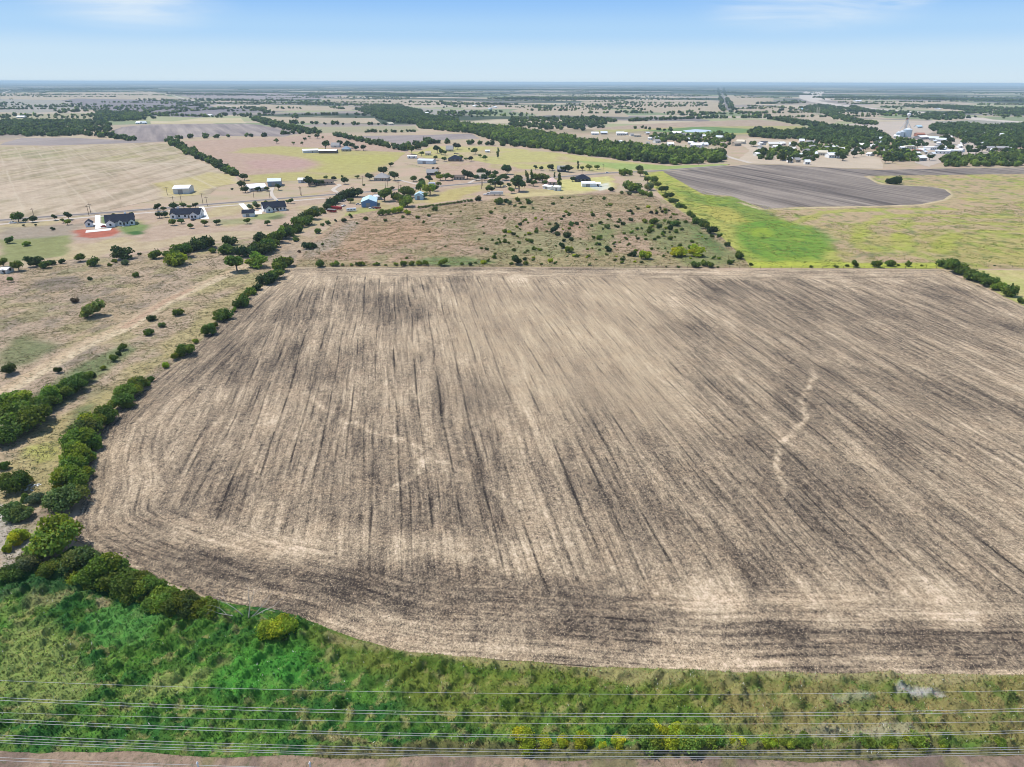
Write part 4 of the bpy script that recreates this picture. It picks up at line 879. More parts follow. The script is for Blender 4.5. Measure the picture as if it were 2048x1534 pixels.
cluster('''1027,471,9,bd;1108,467,16,bd;1115,472,11,bd;1114,456,10,bd;1112,449,6,bd;1135,476,16,bd;1143,483,10,bd;1127,484,9,bd;1124,498,13,bd;1216,504,14,bd;1219,504,12,bd;1267,514,14,bd;1262,443,9,bd;1246,451,10,bd;1320,459,12,bd;1352,453,20,bg;
1138,506,17,bm;1291,520,24,by;1359,516,28,by;1392,515,28,by;1381,502,12,bm;1199,480,12,bm;1214,457,12,bo;1215,458,10,bo;1291,447,12,bm;1308,449,18,bg;1298,467,12,bg;1326,474,10,bm;1340,461,12,bd;1480,519,19,bg;1456,494,13,bd;956,402,13,bd''',
        'larger on the scrub pasture', [((1400, 520), 'the weedy corner'), ((1120, 475), 'the pasture middle')], 'larger shrubs on the scrub pasture')
cluster('''1262,425,8,bk;1303,428,8,bk;1313,429,7,bk;1325,426,7,bk;1321,418,6,bk;1338,423,5,bk''', 'on bare reddish ground', ((1262, 425), 'the scrub middle'), 'six blackish low shrubs')
cluster('''999,410,20,bg;1013,406,11,bd;1019,410,11,bp;1030,414,7,bo;1036,404,11,bm;1040,409,7,bg;1223,383,12,bd;1250,352,16,bm;1243,352,14,bm;1258,352,14,bm;1266,385,32,bg;1259,391,9,bp;1243,388,8,bo;1282,391,14,bm;1290,391,14,bm;1300,394,12,bm;1790,369,22,bd;1797,369,20,bd;1782,369,18,bd''',
        'beside the open yards', ((1120, 380), 'the long white shed'), 'shrubs beside the open yards')
cluster('''1279,346,16,to;1282,353,14,to;1292,355,12,tg;1296,367,16,tg;1298,381,20,bp;1307,370,18,tg;1315,377,16,tg;1323,385,12,td;1331,387,16,td;1331,396,12,bg;1341,398,16,td;1344,406,14,bg;1352,408,14,td;1356,416,12,bg;1364,416,12,bg;1370,418,8,bg;
1380,432,12,bg;1387,437,12,bg;1395,449,20,bg;1407,449,14,bp;1411,459,20,bg;1426,469,22,bd;1440,477,11,bg''', 'in the diagonal tree line', ((1279, 346), 'the country road'), 'tree line between scrub and weeds')
cluster('''963,356,20,td;974,356,16,td;992,353,15,td;1006,361,16,td;1014,350,22,td;944,359,14,td;981,370,14,td;991,375,20,td;1001,375,16,td;976,385,14,tg;1019,376,10,td;1037,367,18,td;1038,385,28,td;1055,364,9,cg;1052,357,8,cg;1063,367,12,cg;1071,366,18,tg;1085,367,22,tg;
1094,363,12,tg;1109,357,6,cg;1119,376,13,cg;1145,364,12,td;934,359,22,td;968,362,14,td;985,360,16,tg;997,366,15,td;1012,362,14,td;1026,369,15,tg;1031,378,14,td;1046,372,12,tg;1058,371,14,td;1067,373,14,tg;1079,362,14,td;1090,371,12,tg;984,384,12,td;1024,388,14,tg;952,362,13,td''', 'among the shaded houses', ((990, 386), 'the box truck'), 'oaks among the shaded houses')
cluster('''1071,340,9,td;1082,341,9,td;1100,342,14,td;1105,341,8,td;1127,344,14,td;1138,345,18,td;1156,341,8,cp;1165,341,9,tg;1179,341,15,tg;1195,340,12,tg''', 'in the roadside row', ((1215, 346), 'the white car'), 'trees in a row above the road')
cluster('''823,309,18,tg;843,312,11,tg;870,321,11,td;874,307,16,td;882,310,14,td;890,311,10,tg;914,300,16,tk;888,323,12,td;921,320,12,tg;938,301,5,tg;932,322,8,to;942,323,12,tk;950,309,15,tg;960,315,8,tg;970,321,11,tg;996,318,10,cp;866,340,6,tb;875,341,7,tb;
826,364,14,tg;843,369,13,td;858,366,16,td;875,353,12,tg;880,362,16,tm;891,362,20,tg;904,360,12,to;877,373,11,tg;821,396,22,tg;840,387,24,tg;859,392,26,tm;869,383,16,td;849,399,14,tg''', 'round the farm houses', [((848, 396), 'the small blue shed'), ((905, 320), 'the dark blue roof')], 'trees round the farm houses')
cluster('''650,300,18,td;690,297,12,td;703,297,14,td;711,302,14,td;726,302,13,td;552,287,10,to;609,282,8,td;618,277,6,to;634,277,11,td;645,278,6,to;586,290,7,to;604,290,7,to;680,294,14,td;695,292,12,td''', 'round the farmstead', ((625, 305), 'the long white sheds'), 'trees round the long white sheds')
def scatter(polys, n, wr, tints, where, landmark, group, seed):
    r_ = random.Random(seed); L = []
    for pl in polys:
        w_ = np.array(pl, float); lo = w_.min(0); hi = w_.max(0); k = 0
        while k < n:
            q = np.array([[r_.uniform(lo[0], hi[0]), r_.uniform(lo[1], hi[1])]])
            if inside(q, w_)[0]: L.append('%.1f,%.1f,%.1f,t%s' % (q[0, 0], q[0, 1], r_.uniform(*wr), r_.choice(tints))); k += 1
    cluster(';'.join(L), where, landmark, group)
scatter([[(1500,288),(1700,300),(1735,316),(1640,330),(1510,322)], [(1700,290),(1860,286),(1900,300),(1870,330),(1770,328),(1730,310)], [(1860,262),(1990,280),(2040,308),(1900,312),(1870,290)]], 27, (10, 17), 'ddg', 'in the town',
        [((1560, 322), 'the white cottage'), ((1811, 275), 'the grain silos'), ((1884, 308), 'the flat-fronted store'), ((1950, 285), 'the pale far sheds')], 'shade trees in the town', 6)
r_ = random.Random(9); X = []
while len(X) < 130:
    q = np.array([[r_.uniform(960, 1490), r_.uniform(405, 528)]])
    if inside(q, np.array([(960,500),(1050,440),(1230,400),(1300,395),(1440,475),(1490,528),(1000,528)], float))[0]: X.append('%.1f,%.1f,%.1f,b%s' % (q[0,0], q[0,1], r_.uniform(4.5, 9), r_.choice('ggmdym')))
cluster(';'.join(X), 'on the scrub pasture', ((1200, 460), 'the scattered clumps'), 'small shrubs')
# near yellow-green bushes under the wires
cluster('''551,1290,66,by;1048,1506,50,by;1085,1506,36,by;1128,1500,26,by;1165,1502,36,by;1236,1504,32,by;1208,1504,22,by;1296,1506,60,bm;1338,1504,50,by;1385,1506,56,bm;1428,1502,46,bm;1304,1482,40,by;1352,1480,34,by;1476,1504,32,by;1540,1502,32,by;1578,1502,32,bm;1612,1502,34,bm;1640,1504,20,bm;1695,1502,30,bm;
1733,1502,34,bm;1783,1502,30,bm;1838,1502,40,bm;1888,1502,24,bm;2004,1502,26,bm''', 'under the power lines', ((1350, 1500), 'the biggest bush'), 'bushes under the power lines')

def finish_shrubs(limit=292):
    L = sorted(SHR, key=lambda q: -q[2])
    for q in L[:limit]: plant(*q[:6], q[6], q[7], now=True)
    Vs, Fs, Cs = [], [], []; off = 0
    for (px, py, wpx, kind, tint, *_) in L[limit:]:
        p = G(px, py); wd = wpx * dep(p) / F * 1.12; cm, _t = prng.choice(proto('bush', 1 if slant(p) < 950 else 2)); V, Fc, c = ARR[cm.name]; a = prng.uniform(0, 6.28); ca, sa = math.cos(a), math.sin(a)
        Vs.append(np.c_[(V[:, 0] * ca - V[:, 1] * sa) * wd + p[0], (V[:, 0] * sa + V[:, 1] * ca) * wd + p[1] + wd * .3, V[:, 2] * wd * 1.1 + .02]); Fs.append(Fc + off); off += len(V); Cs.append(c * np.array(TINT[tint]) * prng.uniform(.8, 1.2))
    o = link('small_shrubs', fastmesh('small_shrubs', np.concatenate(Vs), np.concatenate(Fs), M['fol'], np.concatenate(Cs))); o.color = (1, 1, 1, 1)
    tag(o, 'tiny shrubs dotted over the scrub pasture and fence lines', 'shrubs', kind='stuff')

# dead tree
def dead(px, py, wpx):
    p = G(px, py); sc = wpx * dep(p) / F; V = []; Fc = []; rg = random.Random(4)
    def limb(p0, p1, r0, r1, n=5):
        z = (p1 - p0).normalized(); x = z.orthogonal().normalized(); y = z.cross(x); b = len(V)
        for q, r in ((p0, r0), (p1, r1)):
            for i in range(n): a = 6.2832 * i / n; V.append(tuple(q + x * r * math.cos(a) + y * r * math.sin(a)))
        for i in range(n): j = (i + 1) % n; Fc.append((b + i, b + j, b + n + j, b + n + i))
    def grow(p0, d, L, r, lv):
        if lv == 0: return
        q = p0
        for k in range(3):
            d = (d + Vector((rg.uniform(-.25, .25), rg.uniform(-.25, .25), rg.uniform(-.28, .1)))).normalized(); q2 = q + d * L / 3; limb(q, q2, r, r * .72); r *= .72; q = q2
            if k: grow(q, (d + Vector((rg.uniform(-.9, .9), rg.uniform(-.9, .9), rg.uniform(-.2, .5)))).normalized(), L * .62, r * .8, lv - 1)
    for a in (-.9, -.5, .3, .8, 1.1): grow(Vector((a * .1, 0, 0)), Vector((a, rg.uniform(-.3, .3), .8)).normalized(), .50, .016, 4)
    o = mkmesh('dead_tree', [(x * sc, y * sc, max(z, 0) * sc) for x, y, z in V], Fc, M['deadwood']); o.location = (p[0], p[1] + 1, .7)
    tag(o, 'bleached leafless dead tree at the near field edge', 'dead tree')
dead(492, 1248, 95)

# ---- hedgerows and woods farther off: more trees than one can count
def merged(name, pts, sizes, label, cat, tint=(.75, 1.0), lod_leaf=(34, .13), kinds=('tree', 'bush'), tcol='d', mixc='g', low=.8):
    nr = np.random.default_rng(len(pts)); T = []
    for i in range(5):
        V, Fc, c = crown_arrays(kinds[i % len(kinds)], 4000 + i, lod_leaf[0], lod_leaf[1], core=1.0); V = V.copy(); V[:, 2] = (V[:, 2] - .2) * 1.15 if kinds[i % len(kinds)] == 'tree' else V[:, 2] * 1.1
        V[:, 2] = np.maximum(V[:, 2], 0); T.append((V, Fc, c))
    Vs, Fs, Cs = [], [], []; off = 0; ta = np.array(TINT[tcol]); tb = np.array(TINT[mixc])
    for (x, y), s_ in zip(pts, sizes):
        V, Fc, c = T[nr.integers(5)]; a = nr.uniform(0, 6.28); ca, sa = math.cos(a), math.sin(a); h = s_ * nr.uniform(.8, 1.15) * low
        W = np.c_[(V[:, 0] * ca - V[:, 1] * sa) * s_ + x, (V[:, 0] * sa + V[:, 1] * ca) * s_ + y, V[:, 2] * h * 1.25]
        m = nr.random(); Vs.append(W); Fs.append(Fc + off); off += len(V); Cs.append(c * (ta * (1 - m) + tb * m) * nr.uniform(.6, 1.45))
    me = fastmesh(name, np.concatenate(Vs), np.concatenate(Fs), M['fol'], np.concatenate(Cs))
    o = link(name, me); o.color = (1, 1, 1, 1); return tag(o, label, cat, kind='stuff')
def fill(poly, spc, seed=0, world=False):
    w_ = np.array(poly, float) if world else GG(poly); lo = w_.min(0); hi = w_.max(0); A = (hi - lo).prod()
    nr = np.random.default_rng(seed); n = int(A / (spc * spc) * 1.0)
    P = nr.uniform(lo, hi, (min(n, 60000), 2)); return P[inside(P, w_)]
def along(line, spc, wd, seed=0):
    w_ = jit(GG(line), spc, 0, 0, False); nr = np.random.default_rng(seed); w_ = w_ + nr.uniform(-wd / 2, wd / 2, w_.shape) + nr.normal(0, spc * .45, w_.shape)
    if wd < 30 and spc > 6.5:
        g = fbm(w_[:, 0] / (spc * 5), w_[:, 1] / (spc * 5), seed + 5, 3); w_ = w_[g > .40]
    return w_
def sz(P, a, b, seed=1): return np.random.default_rng(seed).uniform(a, b, len(P))
W1 = [(835,252),(891,249),(992,255),(1030,262),(1129,276),(1162,284),(1223,291),(1312,300),(1401,306),(1449,309),(1454,319),(1426,326),(1350,330),(1248,321),(1147,308),(1083,299),(1020,290),(967,275),(942,267),(840,257)]
P = fill(W1, 8.2, 1); merged('wood', P, sz(P, 8, 17), 'long dense dark green wood behind the yellow-green pasture', 'wood', lod_leaf=(60, .10), mixc='m')
WOODS = [
 ('wood west of the fields', [[(0,243),(60,242),(150,243),(215,246),(222,251),(160,256),(225,258),(220,264),(130,263),(170,268),(175,272),(100,274),(50,273),(0,272)], [(190,242),(194,225),(215,222),(225,226),(270,225),(287,232),(290,240),(240,243)], [(-200,245),(0,244),(0,272),(-200,275)]], 13, 'scrubby wood beyond the striped stubble field'),
 ('x', [[(708,219),(764,211),(802,214),(840,221),(885,249),(835,250),(770,243),(733,227)], [(810,239),(880,233),(920,238),(917,247),(850,247)]], 15, 'dark wooded hollow behind the olive field'),
 ('x', [[(1020,236),(1200,236),(1237,244),(1190,254),(1170,262),(1060,258),(1020,256)]], 20, 'loose wood between the town and the far fields'),
 ('x', [[(1496,266),(1520,258),(1560,266),(1650,258),(1720,260),(1762,268),(1780,282),(1770,298),(1700,296),(1650,288),(1600,280),(1550,278),(1500,274)]], 12, 'dense trees along the creek behind the town'),
 ('x', [[(1600,216),(1640,210),(1690,216),(1740,223),(1660,225),(1650,228)], [(1700,212),(1750,222),(1830,226),(1820,232),(1700,222)], [(1827,228),(1900,226),(1955,236),(1900,241),(1840,240)], [(1803,213),(1880,210),(1960,217),(2048,219),(2200,222),(2200,240),(2048,232),(1960,225),(1880,217)]], 22, 'woods either side of the new highway'),
 ('x', [[(1858,256),(1870,250),(1920,248),(1990,255),(2048,248),(2300,250),(2300,300),(2048,300),(1990,302),(1950,288),(1900,272),(1870,268)]], 13, 'tree canopy over the far side of the town'),
 ('x', [[(1888,334),(1880,322),(1900,310),(1950,312),(2048,306),(2300,310),(2300,332),(2048,333)], [(1762,326),(1790,325),(1850,328),(1880,326),(1885,334),(1770,337)]], 9.5, 'thick wood between the town and grey ploughed field'),
 ('x', [[(1768,316),(1775,307),(1810,304),(1838,312),(1836,324),(1790,323)], [(1780,287),(1800,278),(1828,286),(1825,295),(1790,296)], [(1742,312),(1748,296),(1775,296),(1778,307),(1765,314)]], 9.5, 'shade trees in the middle of the town'),
 ('x', [[(1296,270),(1400,270),(1450,267),(1470,276),(1450,298),(1400,288),(1330,284),(1300,282)], [(1240,278),(1290,284),(1290,290),(1250,286)]], 13, 'trees among the houses beside the dark wood'),
 ('x', [[(1580,292),(1620,290),(1700,300),(1690,312),(1640,312),(1600,302)], [(1500,312),(1530,303),(1570,300),(1600,308),(1640,312),(1630,322),(1520,320)], [(1462,308),(1490,300),(1488,312),(1470,318)]], 11, 'yard trees at the near edge of the town'),
]
for i, (_, pls, sp_, lab) in enumerate(WOODS):
    P = np.concatenate([fill(p, sp_, 10 + i * 7 + j) for j, p in enumerate(pls)]); tn = i in (6, 7, 8, 9)
    merged('wood', P[: int(len(P) * (.8 if tn else 1))], sz(P, 7 if tn else 9, 12 if tn else 15, i), lab, 'wood', lod_leaf=(30, .13), mixc='m' if tn else 'g')
BELTS = [
 ('hedgerow on the pasture side of the stubble field', [([(338,283),(365,298),(400,317),(427,328),(455,345),(466,351)], 5.5, 6, 9, 13)]),
 ('hedgerows beyond the stubble field', [([(178,271),(230,277),(279,283)], 8, 10, 12, 17), ([(335,279),(380,277),(430,276),(480,274),(520,273)], 11, 4, 9, 14)]),
 ('hedge running down to the farm houses', [([(667,271),(700,278),(740,286),(780,295),(800,300)], 6, 14, 9, 13), ([(812,300),(835,293),(860,284)], 7, 24, 11, 16), ([(870,286),(900,288),(950,289),(1000,291),(1040,293)], 9, 8, 9, 14)]),
 ('tree belt beside the striped ploughed field', [([(510,240),(550,250),(590,260),(629,267)], 7, 34, 10, 16), ([(565,269),(600,268),(629,267)], 8, 14, 9, 13), ([(510,275),(532,273)], 8, 8, 9, 13)]),
 ('hedgerows of the mauve fields', [([(290,238),(394,233),(480,231),(520,240)], 13, 14, 11, 17), ([(110,227),(150,224),(185,222)], 13, 12, 11, 17), ([(0,236),(18,236)], 12, 10, 10, 15), ([(376,211),(420,212)], 14, 20, 12, 18), ([(487,216),(520,220)], 14, 14, 11, 16), ([(409,200),(495,201)], 14, 30, 11, 18), ([(343,188),(520,191)], 20, 60, 14, 20)]),
 ('hedgerows behind the olive field', [([(548,247),(620,248),(690,250),(764,250)], 12, 10, 9, 15), ([(510,226),(600,229),(735,231)], 12, 20, 11, 17), ([(589,207),(652,208)], 12, 50, 12, 18), ([(700,265),(760,265),(840,264)], 9, 5, 8, 12)]),
 ('hedgerows before the straight road', [([(1241,224),(1330,229),(1421,234)], 13, 16, 11, 16), ([(1264,243),(1300,241),(1420,236),(1512,236)], 9, 26, 11, 16), ([(1175,213),(1250,216)], 22, 30, 10, 16), ([(891,227),(987,229)], 14, 50, 11, 17), ([(878,208),(1030,210)], 16, 50, 11, 17), ([(1198,256),(1240,254),(1290,258),(1340,262)], 16, 12, 8, 13)]),
 ('trees lining the straight far road', [([(1436,176),(1440,198),(1448,224)], 12, 14, 14, 20), ([(1447,176),(1453,198),(1468,224)], 12, 14, 14, 20)]),
 ('hedgerows behind the harvested field', [([(1462,225),(1500,228),(1554,237)], 11, 16, 11, 16), ([(1556,239),(1590,246),(1640,254),(1720,262)], 9, 46, 11, 16), ([(1480,218),(1538,217)], 13, 10, 10, 15), ([(1513,208),(1590,207)], 14, 40, 12, 18), ([(1652,226),(1690,240),(1740,250)], 11, 36, 12, 16), ([(1565,222),(1600,221)], 18, 12, 11, 16)]),
 ('far dark tree belts', [([(640,190),(740,188),(850,193)], 22, 200, 16, 24), ([(1020,198),(1130,199),(1240,198)], 22, 260, 16, 24), ([(1190,187),(1270,187)], 22, 120, 14, 20), ([(60,180),(300,178)], 40, 200, 16, 26), ([(900,180),(1200,181),(1430,183)], 45, 200, 16, 26), ([(1460,186),(1600,190)], 24, 200, 16, 24), ([(1660,196),(1900,200),(2048,203)], 24, 240, 16, 24)]),
]
for i, (lab, segs) in enumerate(BELTS):
    Ps, Ss = [], []
    for j, (ln, spc, wd, a, b) in enumerate(segs):
        rows_ = max(1, int(wd / 12))
        for r_ in range(rows_): q = along(ln, spc, wd, i * 31 + j * 5 + r_); Ps.append(q); Ss.append(sz(q, a, b, r_ + j))
    P = np.concatenate(Ps); s_ = np.concatenate(Ss); keep = np.random.default_rng(i).random(len(P)) < .9
    merged('hedgerow', P[keep], s_[keep], lab, 'hedgerow', lod_leaf=(60, .11) if i in (0, 2) else (26, .14))
# far farmland: clumps and belts of trees fading into the haze
def far_trees():
    nr = np.random.default_rng(77); P = []
    for _ in range(300):
        y = 1900 * math.exp(nr.random() ** .8 * 1.9); x = nr.uniform(-.85, .85) * y
        px, py = proj((x, y, 0))
        if py > 236: continue
        a = nr.choice([.12, .3, -.05, .35 + 1.57, nr.uniform(0, 3)]) + nr.normal(0, .08); L = nr.uniform(80, 900) * (y / 3500) ** .5; n = int(L / (6 + y / 900)); t = nr.uniform(-.5, .5, n) * L
        wd = nr.choice([4, 8, 40]); P.append(np.c_[x + t * math.cos(a) + nr.normal(0, wd, n), y + t * math.sin(a) + nr.normal(0, wd, n)])
    for _ in range(50):
        y = 1700 * math.exp(nr.random() * 1.8); x = nr.uniform(-.85, .85) * y
        if proj((x, y, 0))[1] > 240: continue
        n = nr.integers(1, 7); P.append(np.c_[x + nr.normal(0, 25, n), y + nr.normal(0, 25, n)])
    P = np.concatenate(P)
    for ln in ([(1604,186),(1612,198),(1640,205),(1700,213),(1745,218),(1845,224),(1960,239),(2060,246)], [(1441,173),(1447,198),(1462,226)]):
        P = P[dist(P, GG(ln), False)[0] > 90]
    merged('far_trees', P, 8 + 7 * nr.random(len(P)) ** 2, 'countless small trees and belts fading into the haze', 'trees', lod_leaf=(8, .2), mixc='m')
far_trees()

# ================================================================== BUILDINGS
def solid(name, c, rough=.7, var=.12, sc=1.0):
    s = NT(name, rough); s.base(s.mix(s.noise(s.pos(), sc, 3), tuple(np.array(c) * (1 - var)), tuple(np.minimum(np.array(c) * (1 + var), .9)))); return s.m
MT = {}
def mat(key, c, rough=.7, ribs=False):
    if key not in MT:
        s = NT(key, rough); P = s.pos(); b = s.mix(s.noise(P, .7, 3), tuple(np.array(c) * .88), tuple(np.minimum(np.array(c) * 1.1, .92)))
        if ribs:
            v = s.noise(s.map(P, .1, (6, .1, .1)), 1, 1); b = s.mix(s.rng(v, .35, .65, 0, .3), b, tuple(np.array(c) * .7))
        s.base(b); MT[key] = s.m
    return MT[key]
CM_ = {'white': ((.80, .80, .78), .6), 'offw': ((.66, .64, .59), .7), 'navy': ((.016, .021, .036), .95), 'bluegrey': ((.20, .27, .33), .6), 'blue': ((.13, .24, .42), .6), 'brown': ((.14, .11, .09), .8),
       'grey': ((.30, .29, .28), .7), 'dgrey': ((.07, .07, .08), .9), 'tan': ((.42, .36, .28), .8), 'brick': ((.36, .17, .12), .85), 'glass': ((.02, .025, .03), .2), 'red': ((.30, .02, .02), .5), 'metal': ((.55, .60, .64), .4),
       'silver': ((.62, .66, .68), .35), 'roofwhite': ((.85, .86, .88), .5), 'rust': ((.28, .13, .07), .8), 'tyre': ((.02, .02, .02), .8), 'pink': ((.62, .46, .40), .8), 'lblue': ((.45, .62, .70), .5), 'wood': ((.16, .12, .09), .9), 'cream': ((.62, .55, .42), .8)}
def mm(k): return mat(k, *CM_[k])
class MB:
    def __init__(s): s.V = []; s.F = []
    def hexa(s, P8):
        b = len(s.V); s.V += [tuple(p) for p in P8]
        s.F += [(b, b + 3, b + 2, b + 1), (b + 4, b + 5, b + 6, b + 7), (b, b + 1, b + 5, b + 4), (b + 1, b + 2, b + 6, b + 5), (b + 2, b + 3, b + 7, b + 6), (b + 3, b, b + 4, b + 7)]; return s
    def box(s, x, y, z, sx, sy, sz_):
        """centre x,y; bottom z"""
        a, b = sx / 2, sy / 2
        return s.hexa([(x - a, y - b, z), (x + a, y - b, z), (x + a, y + b, z), (x - a, y + b, z), (x - a, y - b, z + sz_), (x + a, y - b, z + sz_), (x + a, y + b, z + sz_), (x - a, y + b, z + sz_)])
    def cyl(s, x, y, z, r, h, n=16, r2=None, axis='z'):
        r2 = r if r2 is None else r2; b = len(s.V)
        for k, (rr, t) in enumerate(((r, 0), (r2, h))):
            for i in range(n):
                a = 6.28319 * i / n; u, v = rr * math.cos(a), rr * math.sin(a)
                s.V.append((x + u, y + v, z + t) if axis == 'z' else (x + u, y + t, z + v) if axis == 'y' else (x + t, y + u, z + v))
        for i in range(n): j = (i + 1) % n; s.F.append((b + i, b + j, b + n + j, b + n + i))
        s.F.append(tuple(b + i for i in reversed(range(n)))); s.F.append(tuple(b + n + i for i in range(n))); return s
    def rod(s, p, q, r, n=6):
        p = Vector(p); q = Vector(q); z = (q - p).normalized(); x = z.orthogonal().normalized(); y = z.cross(x); b = len(s.V)
        for c in (p, q):
            for i in range(n): a = 6.28319 * i / n; s.V.append(tuple(c + x * r * math.cos(a) + y * r * math.sin(a)))
        for i in range(n): j = (i + 1) % n; s.F.append((b + i, b + j, b + n + j, b + n + i))
        s.F.append(tuple(b + i for i in reversed(range(n)))); s.F.append(tuple(b + n + i for i in range(n))); return s
    def gable(s, x, y, z, sx, sy, h, rh, axis='x'):
        """walls with gable ends, ridge along axis"""
        a, b_ = sx / 2, sy / 2; n = len(s.V)
        if axis == 'x': prof = [(-b_, 0), (b_, 0), (b_, h), (0, h + rh), (-b_, h)]; pts = [(x + e_, y + u, z + v) for e_ in (-a, a) for u, v in prof]
        else: prof = [(-a, 0), (a, 0), (a, h), (0, h + rh), (-a, h)]; pts = [(x + u, y + e_, z + v) for e_ in (b_, -b_) for u, v in prof]
        s.V += pts
        s.F += [(n, n + 4, n + 3, n + 2, n + 1), (n + 5, n + 6, n + 7, n + 8, n + 9)] + [(n + i, n + (i + 1) % 5, n + 5 + (i + 1) % 5, n + 5 + i) for i in range(5)]; return s
    def groof(s, x, y, z, sx, sy, rh, axis='x', ov=.5, t=.22):
        a, b_ = sx / 2, sy / 2
        sp2 = b_ if axis == 'x' else a; ln = (a if axis == 'x' else b_) + ov; sl_ = rh / sp2
        for sg in (-1, 1):
            e_ = sg * (sp2 + ov); z0 = z - ov * sl_
            q = [(-ln, e_, z0), (ln, e_, z0), (ln, 0, z + rh), (-ln, 0, z + rh)]
            if sg > 0: q = [q[1], q[0], q[3], q[2]]
            P8 = [(u, v, w_ + .02) for u, v, w_ in q] + [(u, v, w_ + t) for u, v, w_ in q]
            if axis == 'x': P8 = [(x + u, y + v, w_) for u, v, w_ in P8]
            else: P8 = [(x - v, y + u, w_) for u, v, w_ in P8]
            s.hexa(P8)
        return s
    def hip(s, x, y, z, sx, sy, rh, ov=.5):
        a, b_ = sx / 2 + ov, sy / 2 + ov; n = len(s.V); r = max(a - b_, .1)
        s.V += [(x - a, y - b_, z), (x + a, y - b_, z), (x + a, y + b_, z), (x - a, y + b_, z), (x - a, y - b_, z + .2), (x + a, y - b_, z + .2), (x + a, y + b_, z + .2), (x - a, y + b_, z + .2), (x - r, y, z + rh), (x + r, y, z + rh)]
        s.F += [(n, n + 3, n + 2, n + 1), (n, n + 1, n + 5, n + 4), (n + 1, n + 2, n + 6, n + 5), (n + 2, n + 3, n + 7, n + 6), (n + 3, n, n + 4, n + 7),
                (n + 4, n + 5, n + 9, n + 8), (n + 5, n + 6, n + 9), (n + 6, n + 7, n + 8, n + 9), (n + 7, n + 4, n + 8)]; return s
    def out(s, name, m, parent=None): return mkmesh(name, s.V, s.F, m, parent)

def face_yaw(px, py, tx=20, ty=0):
    a = G(px - tx, py - ty); b = G(px + tx, py + ty); return math.atan2(b[1] - a[1], b[0] - a[0])
def house(name, cat, label, px, py, wpx, d, wall='white', roof='navy', h=3.0, rh=2.2, kind='gable', axis='x', slope=0.0, yaw=None, wings=(), wins=3, door=True, chim=None, group=None, wm=None, porch=False, bigdoor=False):
    """px,py = centre of the front wall on the ground; wings: (x fraction, width fraction, forward m)"""
    p = G(px, py); W = wm or wpx * dep(p) / F
    if yaw is None: yaw = face_yaw(px, py, 20, -slope * 20)
    r = empty(name, (p[0] - math.sin(yaw) * d / 2, p[1] + math.cos(yaw) * d / 2, .14), yaw, label=label, cat=cat, group=group)
    wb = MB(); rb = MB()
    if kind == 'gable': wb.gable(0, 0, 0, W, d, h, rh - .02, axis); rb.groof(0, 0, h, W, d, rh, axis)
    elif kind == 'hip': wb.box(0, 0, 0, W, d, h); rb.hip(0, 0, h, W, d, rh)
    elif kind == 'flat': wb.box(0, 0, 0, W, d, h); rb.box(0, 0, h, W + .6, d + .6, .3)
    for (fx, fw, fd) in wings:
        ww = fw * W; x = fx * W; dd = d / 2 + fd; wr = min(ww * .36, rh + .3)
        wb.gable(x, -dd / 2 - .0, 0, ww, dd, h - .03, wr - .02, 'y'); rb.groof(x, -dd / 2, h - .03, ww, dd, wr, 'y', ov=.4)
    wb.out('wall', mm(wall), r); ro = rb.out('roof', mm(roof), r)
    if chim is not None: MB().box(chim * W, .2, h + rh * .3, 1.4, 1.0, rh * .7 + 1.2).out('chimney', mm('white'), ro)
    fronts = []
    for (fx, fw, fd) in wings: fronts.append((fx * W, -(d / 2 + fd), fw * W))
    def win(x, y, ww=1.1, hh=1.4, z=1.0, ax='f'):
        f_ = MB().box(x, y - .04, z, ww + .24, .08, hh + .24).out('window', mm('dgrey' if wall == 'white' else 'white'), r)
        MB().box(x, y - .10, z + .12, ww, .05, hh).out('pane', mm('glass'), f_)
    def clear(x):
        return all(abs(x - fx) > fw / 2 + .7 for fx, _, fw in fronts)
    if wins:
        for i in range(wins):
            x = (i + .5) / wins * W - W / 2
            if clear(x): win(x, -d / 2)
        for fx, fy, fw in fronts:
            for k in ((-.2, .2) if fw > 6 else (0,)): win(fx + k * fw, fy)
        # side wall window
        o = MB().box(W / 2 + .04, 0, 1.0, .08, 1.4, 1.5).out('window', mm('glass'), r)
    if door:
        x = .12 * W
        if bigdoor: MB().box(-.05 * W, -d / 2 - .06, 0, min(4.5, W * .3), .1, h * .8).out('shed_door', mm('grey' if wall != 'grey' else 'white'), r)
        elif clear(x): MB().box(x, -d / 2 - .06, 0, 1.1, .1, 2.2).out('door', mm('brown'), r)
    if porch:
        x = .18 * W; pr = MB().box(x, -d / 2 - 1.6, h - .15, W * .22, 3.4, .2)
        pr.out('porch_roof', mm(roof), r)
        for sx in (-1, 1): MB().box(x + sx * W * .10, -d / 2 - 3.0, 0, .25, .25, h - .15).out('porch_post', mm('white'), r)
        MB().box(x, -d / 2 - 2, 0, W * .26, 4.2, .12).out('patio', mm('offw'), r)
    return r
RS = .075    # the road climbs this much per pixel across the photograph
house('house', 'house', 'white gabled house with dark roof and patio beside the red dirt', 242, 452, 51, 15, h=3.2, rh=4.2, slope=RS, wings=((-.34, .30, 3.5), (.0, .16, 1.0), (.40, .16, .6)), wins=6, chim=.22, porch=True)
house('garage', 'garage', 'small white garage with arched dark door beside the red dirt', 179, 454, 13, 7, h=2.8, rh=1.8, axis='y', slope=RS, wins=1, door=False)
house('house', 'house', 'white house with dark roof and two gable wings beside the short straight drive', 371, 437, 56, 12, h=3.2, rh=3.6, slope=RS * .3, wings=((-.38, .2, 2), (.34, .28, 4)), wins=5, chim=-.28)
